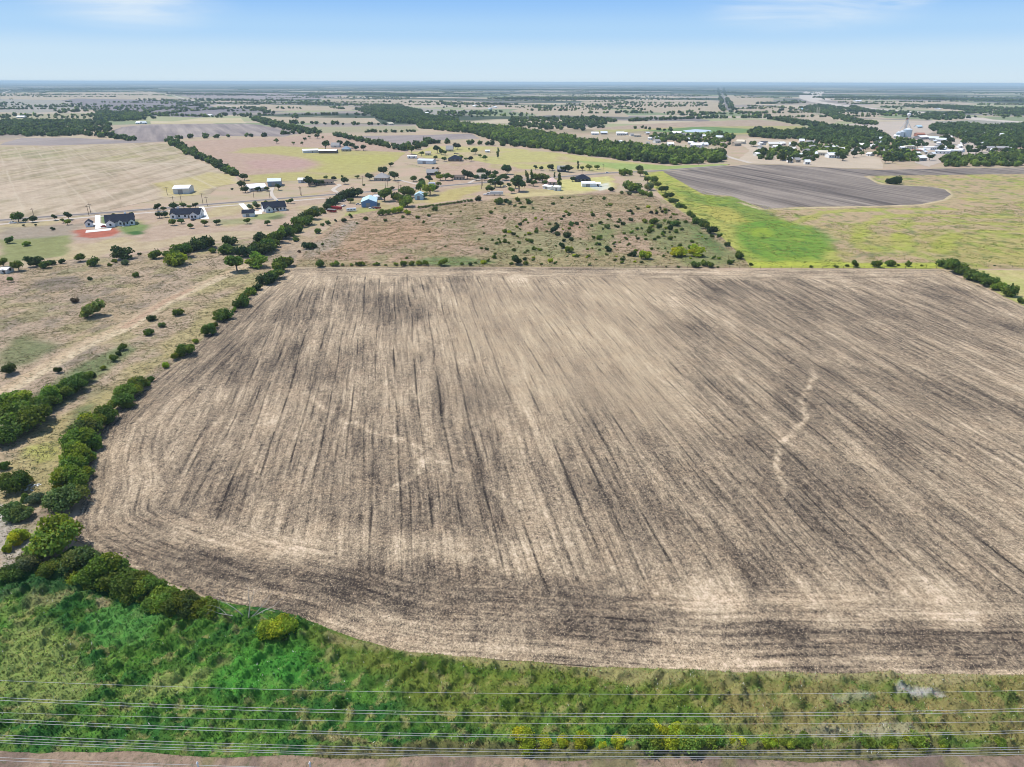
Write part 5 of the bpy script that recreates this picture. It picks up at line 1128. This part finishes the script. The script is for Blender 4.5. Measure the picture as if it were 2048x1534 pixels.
house('house', 'house', 'white house with dark roof and one large front gable beside the forked drive', 551, 423, 43, 13, h=3.2, rh=4, slope=RS, wings=((-.30, .32, 4),), wins=6, chim=.2)
house('garage', 'garage', 'white garage with navy roof beside the forked drive', 497, 434, 22, 8, h=3, rh=2, slope=RS * .5, wins=0, door=True, bigdoor=True)
house('metal_shed', 'shed', 'white metal shed standing alone on the stubble edge', 363, 388, 30, 18, 'offw', 'roofwhite', h=5, rh=2, slope=0.02, wins=0, bigdoor=True, axis='x')
house('house', 'house', 'white metal-roofed ranch house behind the road', 517, 382, 34, 16, 'offw', 'roofwhite', h=3, rh=3, slope=.08, wins=4)
house('metal_shed', 'shed', 'blue-grey metal shed behind the white ranch house', 549, 373, 25, 18, 'bluegrey', 'silver', h=5, rh=2, slope=.03, wins=0, bigdoor=True)
house('metal_shed', 'shed', 'small white shed beside the long brown house', 607, 366, 20, 9, 'white', 'roofwhite', h=3.2, rh=1.5, wins=0, bigdoor=True, slope=.02)
house('house', 'house', 'long low brown house half hidden by trees', 642, 370, 50, 10, 'tan', 'brown', h=2.8, rh=2, wins=6, slope=.04)
house('house', 'house', 'grey-brown hip-roofed house between two dark round trees', 762, 362, 28, 16, 'tan', 'grey', h=3, rh=5, kind='hip', wins=3)
house('metal_shed', 'shed', 'large blue shed with pale blue roof in the trailer yard', 738, 415, 29, 24, 'blue', 'lblue', h=4.5, rh=2.4, axis='y', slope=.02, wins=0, bigdoor=True)
house('metal_shed', 'shed', 'white open canopy behind the large blue shed', 755, 400, 14, 7, 'grey', 'roofwhite', h=3, rh=1, wins=0, door=False)
house('metal_shed', 'shed', 'small blue shed among green trees', 838, 400, 17, 12, 'lblue', 'lblue', h=4.2, rh=2, wins=0, axis='y', bigdoor=True)
house('house', 'house', 'grey-roofed house with open carport on the bare slope', 864, 351, 21, 10, 'dgrey', 'grey', h=3, rh=3.4, wins=2)
house('house', 'house', 'beige house under two big oaks', 962, 358, 16, 10, 'cream', 'tan', h=3, rh=3, wins=2)
house('house', 'house', 'long tan house behind the farm lane', 918, 360, 22, 9, 'tan', 'brown', h=2.8, rh=2, wins=4)
house('house', 'house', 'pinkish hip-roofed house beside the long white trailers', 1105, 370, 18, 13, 'pink', 'pink', h=3, rh=4, kind='hip', wins=2)
house('house', 'house', 'dark hip-roofed house behind the white tents', 1166, 364, 30, 14, 'dgrey', 'navy', h=2.8, rh=4.4, kind='hip', wins=4)
house('house', 'house', 'grey-roofed house in the row of trees above the road', 1124, 344, 17, 12, 'dgrey', 'grey', h=3, rh=3.6, wins=2)
house('metal_shed', 'shed', 'long white low shed below the pinkish house', 1093, 379, 22, 7, 'white', 'roofwhite', h=3, rh=.9, wins=0, slope=-.16, bigdoor=True)
house('metal_shed', 'shed', 'boxy white shed at the end of the long low shed', 1113, 382, 12, 8, 'white', 'roofwhite', h=3.6, rh=.9, wins=0, slope=-.05, bigdoor=True)
house('metal_shed', 'shed', 'white shed with humped roof beside the dark hip roof', 1177, 374, 26, 10, 'white', 'roofwhite', h=3.4, rh=1.4, wins=0, bigdoor=True)
house('metal_shed', 'shed', 'white carport with dark open front beside the humped shed', 1195, 374, 11, 9, 'white', 'roofwhite', h=3.0, rh=1.2, wins=1)
house('metal_shed', 'shed', 'long blue-grey metal shed on the bare slope', 850, 328, 32, 13, 'silver', 'metal', h=4.2, rh=1.6, slope=-.03, wins=0, bigdoor=True)
house('house', 'house', 'dark blue roofed house behind the bare slope', 910, 323, 27, 16, 'brown', 'navy', h=3, rh=4.6, kind='hip', wins=3)
house('house', 'house', 'brown-grey gabled house near the round dark tree', 899, 303, 14, 14, 'tan', 'grey', h=3, rh=5, wins=1)
house('metal_shed', 'shed', 'small tan shed behind the blue-grey shed', 856, 311, 11, 10, 'cream', 'tan', h=3, rh=2.5, wins=0)
house('metal_shed', 'shed', 'white trailer shed at the pasture corner', 824, 317, 18, 7, 'white', 'roofwhite', h=3, rh=.9, wins=2)
house('metal_shed', 'shed', 'small white shed alone on the yellow pasture', 975, 305, 9, 6, 'white', 'roofwhite', h=2.6, rh=.8, wins=0)
house('barn', 'barn', 'long white open shed first of the pair', 622, 306, 30, 14, 'offw', 'roofwhite', h=3.6, rh=1.6, slope=.03, wins=0)
house('barn', 'barn', 'long white open shed with dark front, second of the pair', 655, 307, 35, 14, 'brown', 'roofwhite', h=3.8, rh=1.4, wins=0)
house('house', 'house', 'house with blue-grey hip roof beside the long white sheds', 691, 303, 16, 15, 'tan', 'bluegrey', h=3, rh=5, kind='hip', wins=2)
house('house', 'house', 'grey house under trees behind the long white sheds', 670, 295, 16, 12, 'offw', 'grey', h=3, rh=4, wins=1)
house('house', 'house', 'low white house in the trees past the dry scrub', 8, 548, 14, 6, 'offw', 'roofwhite', h=2.2, rh=.8, wins=1)
# the town
TOWN = '''1391,295,22,16,white,roofwhite,white metal hall beside the dark wood
1410,293,14,12,offw,roofwhite,low white shed next to the metal hall
1316,286,11,12,offw,grey,grey-roofed house near the wood edge
1342,292,12,10,white,roofwhite,rounded white tank shed by the bare lot
1316,280,9,9,cream,roofwhite,small pale-roofed house among dark trees
1352,270,18,12,white,roofwhite,long white building before the pond
1405,276,9,10,white,roofwhite,white roofed house in the tree clump
1436,278,14,14,offw,silver,silver-roofed house in the tree clump
1241,271,15,12,offw,roofwhite,white-roofed barn near two round trees
1190,270,14,10,offw,roofwhite,white farm building at the far end of the wood
1208,269,13,12,grey,silver,grey farm building at the far end of the wood
1274,274,12,10,cream,tan,tan house beside a round dark tree
1450,291,10,10,pink,pink,pinkish hip house on bare ground
1480,288,16,12,cream,cream,cream house before the round bush
1476,292,16,9,tan,tan,low tan barn on bare ground
1530,290,14,12,offw,dgrey,dark-roofed house with a bright side wall
1548,293,22,12,cream,offw,long pale roofed building in the open lot
1567,291,12,14,pink,offw,pinkish tall fronted building
1584,293,12,12,offw,silver,silver-roofed house beside the pinkish one
1620,290,16,14,offw,grey,grey-roofed house beneath the creek trees
1604,285,9,14,offw,roofwhite,narrow pale house by the creek trees
1586,302,8,8,offw,offw,tiny pale house in front of the shade trees
1580,325,9,9,white,roofwhite,white cottage at the ploughed field edge
1596,325,10,10,tan,grey,grey cottage at the ploughed field edge
1615,329,10,6,offw,roofwhite,small white trailer home at the ploughed field edge
1645,311,18,10,cream,cream,low cream row building before the shade trees
1668,316,22,12,white,roofwhite,wide white roofed shed on the bare dirt
1682,303,10,10,offw,offw,pale house between two shade trees
1720,303,10,12,white,grey,small white house in the town trees
1745,297,9,12,offw,offw,pale house under the long silver roof
1758,282,26,16,metal,silver,long silver-roofed warehouse near the silos
1722,294,9,10,white,roofwhite,white house left among dark trees
1764,300,12,12,brick,dgrey,dark-roofed brick house in the town trees
1782,303,12,12,white,navy,white house with dark blue roof near the brick one
1778,314,24,14,tan,dgrey,wide dark-roofed house before the shade trees
1804,299,14,12,white,white,bright white box building in the town middle
1822,298,18,12,cream,cream,cream shop building beside the white box
1836,306,16,10,brick,brick,low brick-red shop in the town row
1846,303,10,12,offw,lblue,pale blue roofed shop
1868,300,22,14,white,roofwhite,white shop with a canopy
1884,308,26,16,white,roofwhite,large white flat-fronted store in town
1912,307,26,16,offw,roofwhite,large pale store ending the shop row
1846,322,16,10,grey,roofwhite,white-roofed carport behind the front trees
1850,279,26,16,grey,white,white-roofed feed mill beside the silos
1866,281,16,14,offw,silver,silver-roofed feed store by the mill
1842,273,16,14,brick,brick,reddish brick mill building behind the feed mill
1840,256,13,12,offw,lblue,pale blue shed behind the silos
1880,284,18,12,offw,silver,low silver shed past the feed store
1897,278,12,12,offw,offw,pale shed at the mill yard end
1935,268,14,12,offw,silver,silver-roofed house under the far canopy
1972,272,12,12,white,roofwhite,white house under the far canopy
2006,273,9,10,offw,white,small white house far under the canopy
1928,288,8,10,white,lblue,tiny pale blue house by the canopy edge
1981,302,18,12,cream,grey,grey-roofed house in the wood opening
2003,302,20,12,tan,grey,wide grey house in the wood opening
1792,276,10,10,white,white,white tank building at the silo foot
783,250,12,14,cream,cream,pale barn on the hedge of the olive field
853,228,12,18,offw,roofwhite,pale barn beside the wooded hollow
992,216,7,22,white,roofwhite,tall white building in the far hamlet
947,213,6,18,white,roofwhite,white house before the far hamlet
978,219,5,18,white,silver,silver shed in the far hamlet
41,236,14,16,offw,roofwhite,white domed shed by the green field
416,233,14,16,offw,roofwhite,white roofed shed beside the dark field hedge
276,248,9,14,white,roofwhite,white house in the dry yellow field
290,248,9,14,offw,silver,silver house in the dry yellow field
388,208,6,20,white,roofwhite,white house in the dark field clump
1091,239,8,16,offw,roofwhite,white shed in the loose wood
1880,219,6,20,white,roofwhite,white hall beside the new highway
1718,203,16,24,white,roofwhite,long white depot beside the highway bend
1602,220,6,18,white,lblue,small bright house in the tan field'''
for ln in TOWN.split('\n'):
    a = ln.split(','); W_ = float(a[2])
    kd = 'flat' if 'flat' in a[6] or 'box' in a[6] or 'shop' in a[6] else 'hip' if 'hip' in a[6] else 'gable'
    nm = a[6].split(); name = next((w_ for w_ in ('house', 'cottage', 'shed', 'barn', 'shop', 'store', 'warehouse', 'hall', 'carport', 'mill') if w_ in nm), 'building')
    house({'shed': 'metal_shed', 'carport': 'carport', 'mill': 'feed_mill'}.get(name, name), name, a[6], float(a[0]), float(a[1]), W_, float(a[3]), a[4], a[5], h=3.2 if W_ < 15 else 4.2, rh=2.6, kind=kd, wins=2 if W_ < 15 else 4, slope=prng.uniform(-.05, .05), group='town buildings')

OB = []; rg = random.Random(21)
for (x0, y0, x1, y1, n) in ((1500, 290, 1600, 322, 8), (1600, 296, 1740, 314, 12), (1770, 284, 1890, 320, 16), (1880, 262, 2030, 306, 12), (1230, 268, 1440, 292, 12)):
    for _ in range(n): OB.append((rg.uniform(x0, x1), rg.uniform(y0, y1), rg.uniform(6, 10)))
si = G(1811, 275); OB.sort(key=lambda q: math.hypot(G(q[0], q[1])[0] - si[0], G(q[0], q[1])[1] - si[1])); cn_ = {}
for (x, y, w_) in OB:
    wl_, rf, a_ = rg.choice([('offw', 'roofwhite', 'white-roofed'), ('offw', 'grey', 'grey-roofed'), ('cream', 'silver', 'silver-roofed'), ('white', 'roofwhite', 'all-white')]); i = cn_.get(a_, 0); cn_[a_] = i + 1
    house('outbuilding', 'outbuilding', f'small {a_} outbuilding in the town, {ordn(i)} such from the grain silos', x, y, w_, rg.uniform(7, 11), wl_, rf, h=3.2, rh=1.6, wins=0, slope=rg.uniform(-.1, .1), group='small outbuildings in the town')

# grain silos, elevator leg, water tower
def ribbed(name):
    s = NT(name, .35); s.b.inputs['Metallic'].default_value = .3; z = s.sepx(s.pos())[2]
    r = s.ma('ABSOLUTE', s.ma('SUBTRACT', s.ma('FRACT', s.ma('MULTIPLY', z, .9)), .5)); s.base(s.mix(s.rng(r, .05, .4), (.42, .50, .55), (.60, .68, .72))); return s.m
M['silo'] = ribbed('corrugated_silo_metal')
for i, (px, py, wpx, top, lab) in enumerate([(1817, 275, 16, 256, 'largest corrugated grain silo, tallest roof cone in the group'), (1804, 275, 9, 261, 'narrow grain silo beside the elevator leg'), (1797, 276, 8, 263, 'short grain silo next to the round trees')]):
    p = G(px, py); r_ = wpx * dep(p) / F / 2; H = hgt(px, py, top); o = empty('grain_silo', (p[0], p[1] + r_, .1), label=lab, cat='silo', group='grain silos')
    MB().cyl(0, 0, 0, r_, H * .82, 28).out('bin_wall', M['silo'], o); MB().cyl(0, 0, H * .82, r_ * 1.03, H * .18, 28, .5).out('bin_roof', mm('silver'), o)
    ld = MB()
    for k in range(int(H)): ld.box(r_ * .7, -r_ * .74, k, .5, .08, .08)
    for sx in (-.25, .25): ld.box(r_ * .7 + sx, -r_ * .74, 0, .08, .08, H * .82)
    ld.out('ladder', mm('grey'), o)
p = G(1807, 272); H = hgt(1807, 272, 239); o = empty('elevator_leg', (p[0], p[1], .1), label='thin lattice grain elevator leg rising between silos and water tower', cat='grain elevator')
b = MB()
for sx in (-1, 1):
    for sy in (-1, 1): b.rod((sx * 1.4, sy * 1.4, 0), (sx * 1.4, sy * 1.4, H), .22)
for k in range(int(H / 4)):
    z = k * 4; s1 = 1 if k % 2 else -1; b.rod((-1.4 * s1, -1.4, z), (1.4 * s1, -1.4, z + 4), .14); b.rod((-1.4 * s1, 1.4, z), (1.4 * s1, 1.4, z + 4), .14); b.rod((-1.4, -1.4, z), (1.4, -1.4, z), .14)
b.out('lattice', mm('grey'), o); MB().box(0, 0, H, 3.4, 3.4, 3).out('head_house', mm('rust'), o)
MB().rod((0, 0, H), (14, 3, H * .45), .45).rod((0, 0, H * .95), (-9, 2, H * .4), .4).out('spout', mm('silver'), o)
p = G(1811, 262); Ht = hgt(1811, 262, 225.5); o = empty('water_tower', (p[0], p[1], .1), label='white ball water tower on a slender stem behind the silos', cat='water tower')
bm = bmesh.new(); bmesh.ops.create_uvsphere(bm, u_segments=24, v_segments=16, radius=1); me = bpy.data.meshes.new('tank'); bm.to_mesh(me); bm.free(); me.materials.append(mm('white'))
rt = 7 * dep(p) / F / 2 * 1.05
for q in me.polygons: q.use_smooth = True
t_ = link('tank', me, o); t_.scale = (rt, rt, rt * .88); t_.location = (0, 0, Ht - rt * .88)
MB().cyl(0, 0, 4, 1.5, Ht - rt * 1.6 - 4, 16, 1.2).out('stem', mm('white'), o); MB().cyl(0, 0, 0, 3.4, 4, 16, 1.5).out('base_cone', mm('white'), o)
MB().cyl(0, 0, Ht - rt * 2.4, 1.2, rt * 1.0, 16, 2.6).out('neck', mm('white'), o)
p = G(1759, 292); Hs = hgt(1759, 292, 281); o = empty('church_steeple', (p[0], p[1], .1), label='slim white church steeple below the long silver roof', cat='church')
MB().gable(0, 8, 0, 9, 16, 4.5, 3, 'y').out('wall', mm('white'), o); MB().groof(0, 8, 4.5, 9, 16, 3.05, 'y').out('roof', mm('dgrey'), o); MB().box(0, -1.5, 0, 3, 3, Hs * .6).out('tower', mm('white'), o); MB().cyl(0, -1.5, Hs * .6, 2.1, Hs * .45, 4, .05).out('spire', mm('white'), o)
for px, lab in ((1633, 'tall pale pylon nearer the straight road'), (1637, 'tall pale pylon nearer the highway')):
    p = G(px, 229); H = hgt(px, 229, 215); o = empty('pylon', (p[0], p[1], .1), label=lab + ' in the tan field', cat='pylon'); b = MB()
    for sx in (-1, 1):
        for sy in (-1, 1): b.rod((sx * 3, sy * 3, 0), (sx * .6, sy * .6, H), .35)
    for k in range(8): z = H * k / 8; s_ = 3 - 2.4 * k / 8; b.rod((-s_, -s_, z), (s_ * .9, -s_, z + H / 8), .25)
    b.out('lattice', mm('cream'), o); MB().rod((-7, 0, H * .8), (7, 0, H * .8), .3).rod((-5, 0, H * .95), (5, 0, H * .95), .3).out('crossarm', mm('cream'), o)

# ================================================================== VEHICLES, POLES, FENCES
def wheels(o, xs, y, r):
    for x in xs:
        for sy in (-1, 1):
            w_ = MB().cyl(x, sy * y - .12, r, r, .24, 14, axis='y').out('wheel', mm('tyre'), o)
def at(px, py, z=.22):
    p = G(px, py); return (p[0], p[1], z)
def car(px, py, yaw, label, col='white', kind='car'):
    o = empty('parked_car' if kind == 'car' else 'pickup_truck', at(px, py, .22), yaw, label=label, cat='car' if kind == 'car' else 'pickup'); wheels(o, (-1.5, 1.5), .85, .36)
    L = 4.6 if kind == 'car' else 5.6; V = [(-L/2,-.9,.35),(L/2,-.9,.35),(L/2,.9,.35),(-L/2,.9,.35),(-L/2+.05,-.88,.95),(L/2-.2,-.85,.85),(L/2-.2,.85,.85),(-L/2+.05,.88,.95)]
    MB().hexa(V).out('body', mm(col), o); x0, x1 = (-1.7, .9) if kind == 'car' else (-.6, 1.3)
    MB().hexa([(x0,-.85,.9),(x1,-.85,.88),(x1,.85,.88),(x0,.85,.9),(x0+.5,-.68,1.42),(x1-.7,-.68,1.42),(x1-.7,.68,1.42),(x0+.5,.68,1.42)]).out('cabin', mm('glass'), o)
    MB().box((x0 + x1 - .2) / 2, 0, 1.425, (x1 - x0) - 1.25, 1.3, .05).out('car_roof', mm(col), o)
def trailer(px, py, yaw, label, L=9, col='red', top='red', h=2.4):
    o = empty('horse_trailer', at(px, py, .22), yaw, label=label, cat='trailer'); wheels(o, (-L * .12, L * .06), 1.0, .4)
    MB().box(0, 0, .55, L, 2.2, h * .62).out('box', mm(col), o); MB().hexa([(-L/2,-1.1,.57+h*.62),(L/2,-1.1,.57+h*.62),(L/2,1.1,.57+h*.62),(-L/2,1.1,.57+h*.62),(-L/2+.2,-.8,h+.3),(L/2-.2,-.8,h+.3),(L/2-.2,.8,h+.3),(-L/2+.2,.8,h+.3)]).out('trailer_roof', mm(top), o)
    MB().rod((L / 2, 0, .7), (L / 2 + 1.8, 0, .6), .08).out('drawbar', mm('dgrey'), o)
    for k in range(3): MB().box(-L * .3 + k * L * .3, -1.13, 1.4, L * .16, .04, .45).out('window', mm('glass'), o)
def boxtruck(px, py, yaw, label, L=9):
    o = empty('box_truck', at(px, py, .22), yaw, label=label, cat='truck'); wheels(o, (-L * .48, -L * .02, L * .3), 1.05, .5)
    MB().box(L * .1, 0, .9, L * .78, 2.5, 2.9).out('cargo_box', mm('offw'), o)
    MB().hexa([(-L*.55,-1.15,.6),(-L*.30,-1.15,.6),(-L*.30,1.15,.6),(-L*.55,1.15,.6),(-L*.48,-1.1,2.3),(-L*.30,-1.1,2.4),(-L*.30,1.1,2.4),(-L*.48,1.1,2.3)]).out('cab', mm('white'), o)
    MB().hexa([(-L*.72,-1.05,.6),(-L*.55,-1.1,.6),(-L*.55,1.1,.6),(-L*.72,1.05,.6),(-L*.70,-1,1.2),(-L*.54,-1.05,1.35),(-L*.54,1.05,1.35),(-L*.70,1,1.2)]).out('bonnet', mm('white'), o)
    MB().box(-L * .42, 0, 1.6, L * .14, 2.26, .5).out('window', mm('glass'), o)
ry = face_yaw(700, 400, 20, 1.5)
trailer(672, 420, ry, 'long red stock trailer by the dark hedge', 11, 'red', 'red', 2.6)
trailer(664, 425, ry, 'shorter dark red stock trailer with grey roof', 8, 'red', 'grey', 2.4)
trailer(703, 423, ry + .6, 'white gooseneck trailer with dark front parked askew', 8, 'white', 'roofwhite', 2.4)
trailer(753, 418, ry, 'dark red flat trailer beside the large blue shed', 8, 'red', 'brown', 1.6)
car(744, 418, 0, 'white pickup between blue shed and red trailer', kind='pickup')
car(717, 410, .2, 'white car on the open side of the blue shed')
car(688, 402, .4, 'small white car under the dark hedge trees')
car(687, 413, 1.2, 'white pickup behind the long red trailer', kind='pickup')
boxtruck(990, 391, .021, 'white box truck in front of the shaded houses', 16)
car(847, 371, 0, 'white van-like car beside the farm lane'); trailer(864, 371, 0, 'white camper trailer beside the farm lane', 7, 'white', 'roofwhite', 2.8)
car(1215, 346.5, .05, 'white car driving on the country road'); car(1010, 374, .4, 'white car under the oaks behind the box truck')
car(26, 447, .1, 'white car on the gravel road edge'); car(911, 308, .3, 'dark car in the farm house yard', 'dgrey'); car(916, 309, .1, 'grey car in the farm house yard', 'grey')
car(387, 441, 1.4, 'dark utility cart behind the gabled house', 'dgrey')
car(572, 424, .2, 'red car beside the gabled house wall', 'red') if False else None
car(209, 455, .1, 'red car on the drive beside the front gable', 'red')

def pole(px, py, top, label, arm=0.0, name='utility_pole'):
    p = G(px, py); H = min(14, max(8, hgt(px, py, top))); o = empty(name, (p[0], p[1], .0), arm, label=label, cat='utility pole', group='wooden poles along the country road')
    MB().cyl(0, 0, 0, .22, H, 8, .15).out('pole', mm('wood'), o); MB().box(0, .2, H - .9, 3.0, .18, .22).out('crossarm', mm('wood'), o)
    for x in (-1.3, 0, 1.3): MB().cyl(x, .2, H - .68, .09, .3, 6).out('insulator', mm('white'), o)
POLES = [(69,437,418,'first pole on the stubble side, beyond the roadside trees'),(178,431,413,'pole above the red dirt drive, one of a close pair'),(182,427,408,'taller pole above the red dirt drive, one of a close pair'),(348,411,395,'pole below the lone white shed'),(363,406,392,'pole just past the lone white shed'),
 (335,391,379,'short pole on the stubble beside the lone white shed'),(406,408,386,'pole at the bare patch above the straight drive'),(415,413,393,'pole standing in the verge above the straight drive'),(508,396,388,'low pole between drive and forked drive'),(540,397,383,'pole beside the pale drive under the blue-grey shed'),(601,390,374,'pole in the bare field, one of two together'),(603,392,376,'pole in the bare field, other of two together'),
 (726,372,352,'pole beside the hip-roofed house'),(771,376,362,'pole in the road verge past the hip-roofed house'),(776,377,363,'twin pole in the road verge past the hip-roofed house'),(797,380,366,'pole in front of the dark round bush'),(802,386,372,'pole behind the bright green bush'),(963,378,358,'tall pole before the oaks, one of three'),(965,372,358,'middle pole before the oaks'),(989,379,362,'pole beside the box truck trees'),(1164,350,339,'pole in the tree row above the road'),(1206,341,333,'pole near the white car on the road'),(1397,331,326,'short yellow marker pole beside the far lane')]
for i, (a, b_, c_, l_) in enumerate(POLES): pole(a, b_, c_, l_, arm=.3)

def fence(pts, spc, label, h=1.2, wires=4):
    w_ = jit(GG(pts), spc, 0, 0, False); o = empty('wire_fence', (w_[0][0], w_[0][1], 0), label=label, cat='fence'); pm = None; b = MB(); n = 0
    for i, q in enumerate(w_):
        x, y = q - w_[0]
        if pm is None: pm = MB().box(0, 0, 0, .14, .14, h + .45)
        if n < 100:
            if n == 0: first = pm.out('post', mm('wood'), o); c = first
            else: c = first.copy(); COL.objects.link(c); c.parent = o
            c.location = (x, y, .0)
        n += 1
        if i + 1 < len(w_):
            x2, y2 = w_[i + 1] - w_[0]
            for k in range(wires): b.rod((x, y, .5 + h * (k + 1) / wires * .9), (x2, y2, .5 + h * (k + 1) / wires * .9), .02, 3)
    b.out('wire', mm('dgrey'), o)
fence([(590, 534.5), (1000, 534), (1500, 537), (1893, 537.5)], 6, 'low wire fence along the far edge of the ploughed field')
fence([(1905, 534), (2048, 536), (2200, 540)], 6, 'wire fence running from the hedge across yellow grass')
fence([(810, 329), (830, 332), (862, 340), (880, 346)], 5, 'dark fence across the bare slope behind the lane')
fence([(820, 423), (870, 416), (930, 407), (945, 405)], 5, 'brushy fence at the edge of the scrub pasture')
# brush along that fence
cluster(''.join(f'{838 + i * 7},{417.5 - i * .95},7,bo;' for i in range(16)), 'along the brushy fence', ((838, 418), 'the trailer yard'), 'brush along the fence')

finish_shrubs()
# power lines in the foreground, strung between towers outside the picture
M['cable'] = (lambda s: s.base((.42, .42, .41)))(NT('aluminium_cable', .35))
def cable(yl, ym, yr, D, rad, label):
    """rows where the wire crosses x=0, x=1400, x=2048; D = ground distance of its vertical plane"""
    A = np.array([[0, 0, 1], [1400 ** 2, 1400, 1], [2048 ** 2, 2048, 1]], float); a, b_, c = np.linalg.solve(A, np.array([yl, ym, yr], float)); P = []
    X = []; Zs = []
    for px in np.linspace(0, 2048, 30):
        d = rayv(px, a * px * px + b_ * px + c); t = D / d[1]; X.append(d[0] * t); Zs.append(CAMZ + d[2] * t)
    k = np.polyfit(X, Zs, 2); k[0] = max(k[0], 1e-5)
    xs = np.linspace(-190, 210, 90); zs = np.polyval(k, xs); n = 6; V = []; Fc = []
    for x, z in zip(xs, zs):
        for i in range(n): an = 6.28319 * i / n; V.append((x, D + rad * math.cos(an), z + rad * math.sin(an)))
    for j in range(len(xs) - 1):
        for i in range(n): i2 = (i + 1) % n; Fc.append((j * n + i, j * n + i2, (j + 1) * n + i2, (j + 1) * n + i))
    o = mkmesh('power_cable', V, Fc, M['cable']); tag(o, label, 'cable', 'overhead power cables')
CB = [(1361, 1388.5, 1381, 64, .018, 'thin single cable, topmost over the green weeds'), (1395, 1427, 1417, 62, .023, 'upper cable of the highest pair'), (1400.5, 1433, 1422.5, 61.4, .023, 'lower cable of the highest pair'),
 (1425, 1448, 1443, 60, .017, 'thin single cable between the two pairs'), (1438, 1471, 1461, 59, .023, 'upper cable of the second pair'), (1444, 1475.5, 1465.5, 58.4, .023, 'lower cable of the second pair'),
 (1470, 1501, 1494, 57, .022, 'first and highest cable of the four low ones'), (1475.5, 1506, 1498.5, 56.6, .022, 'second cable of the four low ones'), (1480.5, 1513, 1504, 56.2, .022, 'third cable of the four low ones'), (1485.5, 1516.5, 1508.5, 55.8, .022, 'fourth and lowest cable of the four low ones'),
 (1515, 1546, 1538, 54, .021, 'bottom cable crossing the brown margin corner, upper one'), (1521, 1552, 1544, 53.4, .021, 'bottom cable crossing the brown margin corner, lower one')]
for q in CB: cable(*q)
for px, lab in ((397, 'small white marker post at the margin, nearer the weeds corner'), (621, 'small white marker post at the margin, farther along')):
    p = G(px, 1536); o = MB().cyl(0, 0, 0, .12, .9, 10).cyl(0, 0, .9, .2, .3, 10, .08).out('marker_post', mm('white')); o.location = (p[0], p[1], .2); tag(o, lab, 'marker post')

# rubble by the hedge
p = G(55, 976); b = MB(); rg = random.Random(2)
for i in range(26): b.box(rg.uniform(-2.6, 2.6), rg.uniform(-1.6, 1.6), 0, rg.uniform(.2, .8), rg.uniform(.2, .7), rg.uniform(.1, .4))
o = b.out('rubble', mm('offw')); o.location = (p[0], p[1], .05); tag(o, 'pale rubble dumped beside the round green shrub', 'rubble', kind='stuff')

# ================================================================== HAZE
hb = MB().box(0, 0, 0, 84000, 84000, 1); V = [(x, y, -1.5 if z == 0 else CAMZ + 4) for x, y, z in hb.V]
hm = bpy.data.materials.new('haze'); hm.use_nodes = True; t = hm.node_tree; t.nodes.clear(); ou = t.nodes.new('ShaderNodeOutputMaterial'); pv = t.nodes.new('ShaderNodeVolumePrincipled')
pv.inputs['Color'].default_value = (.66, .86, .97, 1); pv.inputs['Density'].default_value = 6.6e-5; pv.inputs['Anisotropy'].default_value = 0.0
t.links.new(pv.outputs[0], ou.inputs['Volume'])
o = mkmesh('haze', V, hb.F, hm); tag(o, 'thin blue summer haze over the plain', 'haze', kind='stuff')
print('PLANTS trees', NPLANT[0], 'shrubs', NPLANT[1])
